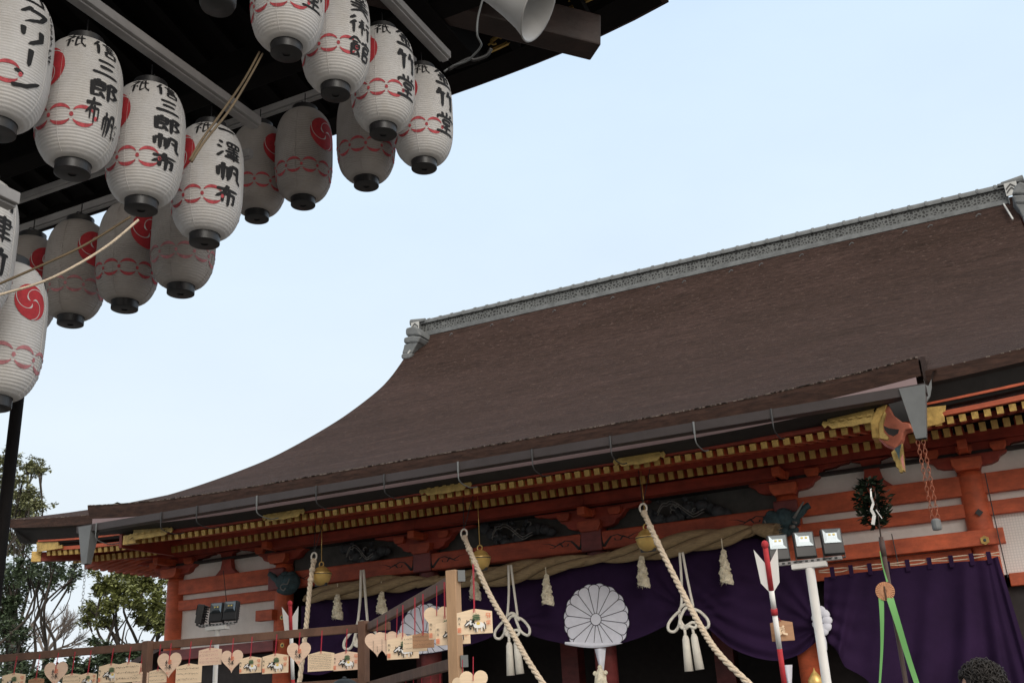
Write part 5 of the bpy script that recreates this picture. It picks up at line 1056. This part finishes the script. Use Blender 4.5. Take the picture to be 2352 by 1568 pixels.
def shrub(pix,Y,label,seed,m_):
    r=random.Random(seed); cl=[]
    for (x,y,q_) in pix: c=P(x,y,Y); cl.append((c,q_*(RM.transposed()@(c-CAM)).z*-1/FP))
    b=cl[0][0].copy(); b.z=0; t=thing('shrub',label,'shrub',tuple(b)); q=MB(); leaves(q,cl,1700,.17,r); q.build('crown',m_,t); q=MB()
    for c,R in cl: q.tube([b,c],[.08,.03],5)
    q.build('trunk',M['bark'],t)
shrub([(250,1512,40),(200,1545,45),(300,1500,28),(150,1550,40),(340,1500,20),(100,1560,40)],30,'low dark bushes under the olive tree, behind the rack',31,M['leafA'])
a=P(384,1476,24); b=P(255,1545,24); sd=thing('side_building','small low building with a dark sloping roof behind the rack at the left','building',(a.x,a.y,0)); q=MB()
q.prism([(b.x-1.5,b.z-.9),(b.x,b.z-.12),(a.x,a.z-.10),(a.x+3,a.z+1.3),(a.x+3,a.z+1.5),(a.x,a.z+.10),(b.x-1.5,b.z-.55)],(0,24,0),(1,0,0),(0,0,1),-6); q.build('roof',M['darkwood'],sd); q=MB(); q.box(b.x+.5,a.x+2.8,24.4,29.5,0,b.z-.1); q.build('wall',M['interior'],sd)
# ------------------------------------------------------------------ lantern pavilion (only its north-east corner reaches into view)
EX,EY=-1.6,6.6
pav=thing('stage_pavilion','dark timber pavilion eave over the lanterns at the upper left','pavilion',(-7.5,1.0,0))
WX,SY=-13.0,-4.6
def ez(x,y): return 6.50+.19*max(0,1-abs(x-EX)/2.6)**2*(1 if y>5.5 else 1)
q=MB()
# soffit rising inward from the eave on all four sides, and the roof above it
def rect(t,z): return [(WX+t,SY+t,z),(EX-t,SY+t,z),(EX-t,EY-t,z),(WX+t,EY-t,z)]
def edgez(u): return .20*(abs(2*u-1))**7
def side(a,b,z,t): 
    pass
n_=40
def ring(t,z,up):
    pts=[]
    cs=rect(t,0)
    for k in range(4):
        a,b=Vector(cs[k]),Vector(cs[(k+1)%4])
        for i in range(n_):
            u=i/n_; p=a.lerp(b,u); pts.append((p.x,p.y,z+up*edgez(u)))
    return pts
rings=[ring(.04,6.50,1),ring(.0,6.52,1),ring(0,6.70,1),ring(.1,6.78,1),ring(1.5,7.35,.3),ring(3.2,8.6,0),ring(5.2,10.6,0)]
vs=[p for rg_ in rings for p in rg_]; N4=4*n_; q.add(vs,[(i*N4+j,i*N4+(j+1)%N4,(i+1)*N4+(j+1)%N4,(i+1)*N4+j) for i in range(len(rings)-1) for j in range(N4)]); q.add(rings[-1],[tuple(range(N4))]); q.build('roof',M['thatch'],pav)
q=MB(); rings=[ring(.045,6.50,1),ring(.30,6.47,1),ring(.32,6.53,.9),ring(1.5,6.92,.2),ring(5.2,8.6,0)]; vs=[p for rg_ in rings for p in rg_]; q.add(vs,[(i*N4+j,(i+1)*N4+j,(i+1)*N4+(j+1)%N4,i*N4+(j+1)%N4) for i in range(len(rings)-1) for j in range(N4)]); q.add(rings[-1],[tuple(range(N4))[::-1]]); q.build('soffit',M['shadeblack'],pav)
for i in range(30):
    x=EX-.55-.3*i; q=MB(); q.bar((x,EY-.34,6.49+.2*edgez(1)*(i<1)),(x,EY-2.2,7.05),.07,.09)
    if i<1: first=q.build('rafter',M['shadeblack'],pav); x0=x
    else:
        o=first.copy(); COL.objects.link(o); o.location=(x-x0,0,0)
q=MB(); q.bar((-4.2,4.0,6.55),(-2.06,6.14,6.27),.20,.27); q.build('hip_rafter',M['darkwood'],pav,bevel=.012)
for a,b,z,w_,h_ in (((-13,5.25),(-2.4,5.25),6.35,.20,.24),((-3.0,-4),(-3.0,5.9),6.33,.20,.24)):
    q=MB(); q.bar((*a,z),(*b,z),w_,h_); q.build('beam',M['shadeblack'],pav,bevel=.01)
for x,y in ((-6.6,2.2),(-11.2,2.2),(-6.6,-2.6),(-11.2,-2.6)):
    q=MB(); q.lathe([(.16,0),(.16,7.2)],(x,y,0),20); q.build('pillar',M['darkwood'],pav,smooth=True)
# white channels the lanterns hang from
def chan(a,b,w_=.09,h_=.055):
    q=MB(); q.bar(a,b,w_,h_); a2,b2=Vector(a),Vector(b); q.bar(a2-Vector((0,0,h_*.62)),b2-Vector((0,0,h_*.62)),w_*.55,h_*.22); q.build('lantern_rail',M['railwhite'],pav,bevel=.004)
chan((-3.70,.5,5.12),(-3.70,4.36,5.12)); chan((-2.90,.5,5.93),(-2.90,5.36,5.93)); chan((-8,5.28,5.93),(-3.10,5.28,5.93),.06); chan((-9,4.62,5.12),(-3.95,4.62,5.12),.05)
e_=PD(30,462,4.5); chan((e_.x,.5,e_.z),(e_.x,e_.y,e_.z))
q=MB(); 
for x,y in ((-2.9,4.4),(-2.9,3.2),(-3.7,3.0),(-3.7,2.0)):
    zt=6.3 if x>-3 else 5.4; z0=5.95 if x>-3 else 5.14; q.tube([(x,y,z0),(x,y,zt)],.02,6)
q.build('rail_hanger',M['steel'],pav)
# gilt fretwork under the eave
def fret(p0,p1,Y):
    a,b=P(*p0,Y),P(*p1,Y); L_=(b-a).length; q=MB(); q.bar(a,b,.02,.025)
    n_=int(L_/.13)
    for i in range(n_):
        c=a.lerp(b,(i+.5)/n_)+Vector((0,-.03,.05)); q.tube([(c.x+.055*math.cos(t_)*(1-t_/9),c.y,c.z+.03*math.sin(t_)) for t_ in np.linspace(0,5.2,12)],.009,5); q.tube([(c.x-.06,c.y,c.z-.02),(c.x,c.y,c.z+.01),(c.x+.06,c.y,c.z+.04)],.008,5)
    q.build('gilt_fretwork',M['gold'],pav)
fret((1122,120),(1200,84),6.18); fret((1308,20),(1420,-32),6.18)
# dark slender post at the left
p=PD(30,1010,5.4); t=thing('dark_post','slender black post rising at the left edge behind the tomoe lantern','post',(p.x,p.y,0)); q=MB(); q.tube([(p.x,p.y,0),(p.x,p.y,P(45,735,p.y).z)],.031,16); q.build('shaft',M['shadeblack'],t,smooth=True); q=MB(); q.lathe([(.07,0),(.07,.04),(.035,.06)],(p.x,p.y,0),16); q.build('foot',M['steel'],t)
# ------------------------------------------------------------------ paper lanterns
H_,RB=.68,.20
def Rl(z):
    t=2*z/H_-1; s_=max(0,1-abs(t)**3.4)**.58; return .088+(RB-.088)*s_
NR=46
def Rr(z): return Rl(z)*(1-.020*(1-abs(math.sin(PI*NR*z/H_))))
q=MB(); prof=[(Rr(z),z) for z in np.linspace(0,H_,NR*4+1)]; q.lathe(prof,(0,0,0),56,False)
for a in (rad(-62),rad(28),rad(118),rad(208)):      # paper seams
    q.tube([((Rl(z)+.0005)*math.cos(a),(Rl(z)+.0005)*math.sin(a),z) for z in np.linspace(.01,H_-.01,40)],.0016,4,False)
proto=thing('proto','p','p')
def proto_build(q,nm,m_,sm=False,bv=0):
    o=q.build(nm,m_,proto,smooth=sm,bevel=bv,local=True); return o
ZB=.052
paper_o=proto_build(q,'paper_body',M['paper'],True); paper_o.location=(0,0,ZB)
q=MB(); q.lathe([(.02,.006),(.020,.0),(.078,.0),(.084,.003),(.084,.064),(.080,.066)],(0,0,0),40,False); q.add([(.02*math.cos(2*PI*j/16),.02*math.sin(2*PI*j/16),.006) for j in range(16)],[tuple(range(16))[::-1]]); cap_o=proto_build(q,'bottom_cap',M['capblk'],True)
em=cap_o.modifiers.new('edge','EDGE_SPLIT'); em.split_angle=rad(35)
q=MB(); q.lathe([(.088,0),(.090,.05),(.084,.055),(.02,.055)],(0,0,ZB+H_-.008),40,False); q.tube([(-.05,0,ZB+H_+.04),(-.03,0,ZB+H_+.09),(.03,0,ZB+H_+.09),(.05,0,ZB+H_+.04)],.004,5); q.tube([(0,0,ZB+H_+.09),(0,0,ZB+H_+.17)],.004,5); top_o=proto_build(q,'top_cap',M['capblk'],True)
em=top_o.modifiers.new('edge','EDGE_SPLIT'); em.split_angle=rad(35)
def onl(a,z,o): r=Rl(z)+o; return (r*math.cos(a),r*math.sin(a),z)
TD=rad(-91)          # tomoe disc sits this far round from the writing
# tomoe disc
def mkdisc(RD,zc):
    def dmap(r,t,o=.0016): return onl(TD+r*math.cos(t)*RD/RB,zc+r*math.sin(t)*RD*1.08,o)
    q=MB(); rings_=10; ns=40
    q.add([dmap(0,0)]+[dmap((i+1)/rings_,2*PI*j/ns) for i in range(rings_) for j in range(ns)],[(0,1+j,1+(j+1)%ns) for j in range(ns)]+[(1+i*ns+j,1+(i+1)*ns+j,1+(i+1)*ns+(j+1)%ns,1+i*ns+(j+1)%ns) for i in range(rings_-1) for j in range(ns)])
    d=proto_build(q,'tomoe_crest',M['red']); d.location=(0,0,ZB)
    q=MB()
    for k in range(3):
        t0=2*PI*k/3+.6; vs=[]; m_=26
        for i in range(m_+1):
            s_=i/m_; r=1.0-.86*s_**1.15; t_=t0+2.35*s_; w_=.020+.075*math.exp(-((s_-.93)/.16)**2)*(1 if s_<.97 else .5)
            vs+= [dmap(max(0,r-w_),t_,.0028),dmap(min(1.01,r+w_),t_,.0028)]
        q.add(vs,[(2*i,2*i+1,2*i+3,2*i+2) for i in range(m_)])
    l=q.build('crest_gap',M['paper'],d,local=True); return d,l
disc_o,line_o=mkdisc(.118,.44); disc_s,line_s=mkdisc(.086,.45)
# chain band
q=MB(); zb=.168; nb_=11; da=2*PI/nb_
for k in range(9):
    a0=.98+da*.5+da*k
    for s_ in (1,-1):
        vs=[]; m_=12
        for i in range(m_+1):
            u=-.86+1.72*i/m_; h=.042*math.sqrt(max(0,1-u*u))+.004; w_=.0085*(1-abs(u)**2.5)+.001
            vs+= [onl(a0+da*.5*u,zb+s_*(h-w_),.0018),onl(a0+da*.5*u,zb+s_*(h+w_),.0018)]
        q.add(vs,[(2*i,2*i+1,2*i+3,2*i+2) for i in range(m_)])
    c0=a0+da/2; q.add([onl(c0+.010/RB*math.cos(t_),zb+.012*math.sin(t_),.0020) for t_ in np.linspace(0,2*PI,11)[:-1]],[tuple(range(10))])
band_o=proto_build(q,'chain_band',M['bandred']); band_o.location=(0,0,ZB)
# shrine mark near the top
q=MB(); write(q,'祇',lambda x,y:onl(rad(-50)+(x/100-.5)*.62,.665-.115*(y/100),.0018),5.5,6); mark_o=proto_build(q,'brush_mark',M['ink']); mark_o.location=(0,0,ZB)
def lettering(cols):
    q=MB()
    for (txt,ac,aw,z1,z0) in cols:
        n_=len(txt); h=(z1-z0)/n_
        for i,ch in enumerate(txt):
            zt=z1-h*i; write(q,ch,lambda x,y:onl(ac+(x/100-.5)*aw+.0*y,zt-h*.87*(y/100)-.10*h*(x/100-.5)*0,.0020),8.0 if len(strokes(ch))<9 else 5.8,5)
    return q
def small(q,ac,z1,z0,n_,s_):
    r=random.Random(n_)
    for i in range(n_):
        z=z1-(z1-z0)*i/n_
        for k in range(4): ribbon(q,[(r.uniform(0,1),r.uniform(0,1)),(r.uniform(0,1),r.uniform(0,1))],.09,lambda x,y:onl(ac+(x-.5)*s_/RB,z-s_*y,.0018),.3)
    return q
TX={}
TX['A1']=small(lettering([('コクリーン',0,.86,.66,.09)]),.58,.60,.30,9,.03)
q=lettering([('信三郎',0,.84,.645,.27)]); [write(q,c_,(lambda o:(lambda x,y:onl(o+(x/100-.5)*.44,.265-.145*(y/100)+(.02 if o<0 else -.025),.0020)))(o),6.5,5) for c_,o in (('布',-.24),('帆',.22))]; TX['A2']=small(q,.50,.20,.10,3,.025)
TX['A3']=lettering([('信三郎帆布',0,.84,.645,.10)]); TX['A4']=lettering([('一澤帆布',0,.84,.670,.10)])
TX['B0']=lettering([('金竹堂',0,.82,.60,.12)]); TX['B1']=lettering([('貝美術館',0,.92,.67,.09)]); TX['B2']=lettering([('金竹堂',.04,.94,.65,.11)]); TX['E1']=lettering([('門津竹',0,.82,.62,.14)])
TXO={}
for k,q in TX.items(): TXO[k]=proto_build(q,'brush_writing',M['ink']); TXO[k].location=(0,0,ZB)
def lantern(loc,rot,label,txt=None,grey=False,pale=False,disc=True):
    t=thing('paper_lantern',label,'lantern',loc,rot,'paper lanterns under the pavilion eave')
    for o in [paper_o,cap_o,top_o,band_o]+([mark_o] if txt or disc=='m' else [])+([disc_s if disc=='m' else disc_o] if disc else [])+([TXO[txt]] if txt else []):
        c=o.copy(); COL.objects.link(c); c.parent=t
        if o in (disc_o,disc_s): l2=(line_o if o is disc_o else line_s).copy(); COL.objects.link(l2); l2.parent=c
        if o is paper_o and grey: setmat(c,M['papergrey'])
        if o is band_o and pale: setmat(c,M['palered'])
RA=rad(-10); RCc=rad(82)
r=random.Random(2)
def jit(): return r.uniform(-.06,.06)
for y,k,lb in ((2.70,'A1','white lantern with black katakana at the upper left corner of the photo'),(3.13,'A2','white lantern lettered in black with a red crest, second from the upper left corner'),(3.58,'A3','white lantern lettered with five black characters, third along the left row'),(4.06,'A4','white lantern at the near end of the left row, last before the sky')):
    lantern((-3.78,y,4.2),RA+jit(),lb,k)
for y,k,lb in ((3.76,'B0','white lantern cut by the top edge beside the grey spotlight'),(4.21,'B1','white lantern with four black characters ending in a museum name, in the right-hand row'),(4.71,'B2','white lantern with three black characters, next to last in the right-hand row'),(5.20,'B2','white lantern at the outer end of the right-hand row, against the sky')):
    lantern((-3.0,y,5.0),RA+jit(),lb,k)
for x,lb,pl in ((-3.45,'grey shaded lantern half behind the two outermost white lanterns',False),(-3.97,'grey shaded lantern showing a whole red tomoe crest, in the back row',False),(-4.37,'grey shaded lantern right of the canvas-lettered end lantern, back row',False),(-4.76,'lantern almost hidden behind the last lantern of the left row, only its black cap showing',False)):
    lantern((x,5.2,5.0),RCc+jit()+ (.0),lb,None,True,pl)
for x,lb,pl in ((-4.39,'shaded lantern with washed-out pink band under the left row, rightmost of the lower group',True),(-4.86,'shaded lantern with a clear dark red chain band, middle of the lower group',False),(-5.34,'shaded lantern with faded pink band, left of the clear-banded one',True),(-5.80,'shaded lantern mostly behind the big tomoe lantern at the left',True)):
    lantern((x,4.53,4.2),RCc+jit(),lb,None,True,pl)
c=PD(-18,938,4.95); lantern(tuple(c),rad(89),'large low lantern with a full red tomoe crest at the left edge',None,False,True,'m')
c=PD(-98,752,4.62); lantern(tuple(c),RA+.15,'lantern cut by the left edge, just above the tomoe lantern','E1')
for o in [paper_o,cap_o,top_o,band_o,mark_o,line_o,disc_o,line_s,disc_s]+list(TXO.values()): bpy.data.objects.remove(o)
bpy.data.objects.remove(proto)
# ------------------------------------------------------------------ horn loudspeaker, spotlight, cables, ropes
c=PD(1237,20,4.35); ax=(RM@Vector((.89*.955,-.46*.955,.30))).normalized(); t=thing('horn_loudspeaker','grey horn loudspeaker under the pavilion eave, pointing at the sky side','loudspeaker',tuple(c))
Q=ax.to_track_quat('Z','Y').to_matrix()
def lat(prof,n_=36):
    q=MB(); q.lathe(prof,(0,0,0),n_,False); q.v=[tuple(Vector(c)+Q@Vector(v)) for v in q.v]; return q
lat([(.042,-.34),(.045,-.30),(.060,-.22),(.085,-.13),(.110,-.06),(.135,-.012),(.142,-.004)]).build('horn_outside',M['horn'],t,smooth=True)
lat([(.142,-.004),(.146,.0),(.142,.005),(.134,.0),(.108,-.05),(.082,-.12),(.055,-.20),(.03,-.28),(.001,-.29)]).build('horn_mouth',M['horn'],t,smooth=True)
lat([(.0,-.46),(.06,-.46),(.065,-.44),(.065,-.35),(.05,-.33),(.042,-.33)]).build('driver',M['horn'],t,smooth=True)
lat([(.012,-.27),(.03,-.13),(.038,-.10),(.0,-.085)]).build('phase_plug',M['horn'],t,smooth=True)
q=MB(); q.tube([c-ax*.38,c-ax*.38+Vector((0,0,.25)),c-ax*.30+Vector((0,.05,1.4))],.014,7); q.build('bracket',M['steel'],t)
c=PD(500,8,4.9); t=thing('spotlight','dark round spotlight on a grey mount at the top edge, left of the cropped lantern','spotlight',tuple(c)); q=MB(); q.lathe([(.0,-.02),(.075,-.025),(.085,0),(.085,.14),(.06,.18)],c,28,False); q.build('lamp_body',M['steel'],t,smooth=True); q=MB(); q.box(c.x-.12,c.x+.12,c.y-.04,c.y+.04,c.z+.09,c.z+.15); q.tube([(c.x,c.y,c.z+.15),(c.x,c.y,5.93)],.02,8); q.build('mount',M['railwhite'],t,bevel=.005)
def cable(pts,r_,m_,label,nm='cable',cat='cable'):
    p_=[PD(*a) for a in pts]; q=MB(); q.tube(smoothpath(p_,6),r_,6); o=q.build(nm,m_,smooth=True); tag(o,label,cat); return o
cable([(1112,-12,5.6),(1098,40,5.6),(1096,80,5.6),(1105,105,5.65),(1085,130,5.7),(1070,142,5.75),(1040,152,5.8),(1020,165,5.8)],.006,M['spout'],'thin grey cable dropping from the eave beside the loudspeaker')
cable([(1030,160,5.8),(1075,136,5.8),(1090,138,5.8),(1118,128,5.8),(1128,112,5.8)],.010,M['steel'],'twisted dark cable along the inner eave edge')
cable([(596,120,5.6),(560,185,5.3),(510,258,4.9),(465,320,4.55),(436,368,4.4)],.0058,M['oldrope'],'tie rope stretched from the cropped lantern down to the left row, left strand','tie_rope','rope')
cable([(603,124,5.6),(572,180,5.3),(528,252,4.9),(470,325,4.5),(440,372,4.38)],.0058,M['oldrope'],'tie rope stretched from the cropped lantern down to the left row, right strand','tie_rope','rope')
cable([(318,505,4.6),(250,562,4.5),(170,612,4.4),(90,650,4.35),(-20,682,4.3)],.0058,M['bellrope'],'pale sagging rope crossing the shaded lanterns, lower strand','tie_rope','rope')
cable([(300,498,4.75),(200,560,4.65),(110,603,4.55),(-20,660,4.45)],.0055,M['oldrope'],'brown sagging rope just above the pale one across the shaded lanterns','tie_rope','rope')

def wallcable(pts,label):
    q=MB(); q.tube([P(a,b,14.72) for a,b in pts],.007,5); o=q.build('wall_cable',M['steel']); tag(o,label,'cable')
wallcable([(2048,1225),(2056,1262),(2064,1300)],'thin black cable crossing the nageshi beam left of the sakaki pole')
wallcable([(2262,1085),(2282,1180),(2315,1325)],'thin dark cable running down the white screen right of the pillar')
wallcable([(513,1310),(520,1380),(527,1440)],'thin dark cable down the white plaster above the left-hand floodlights')
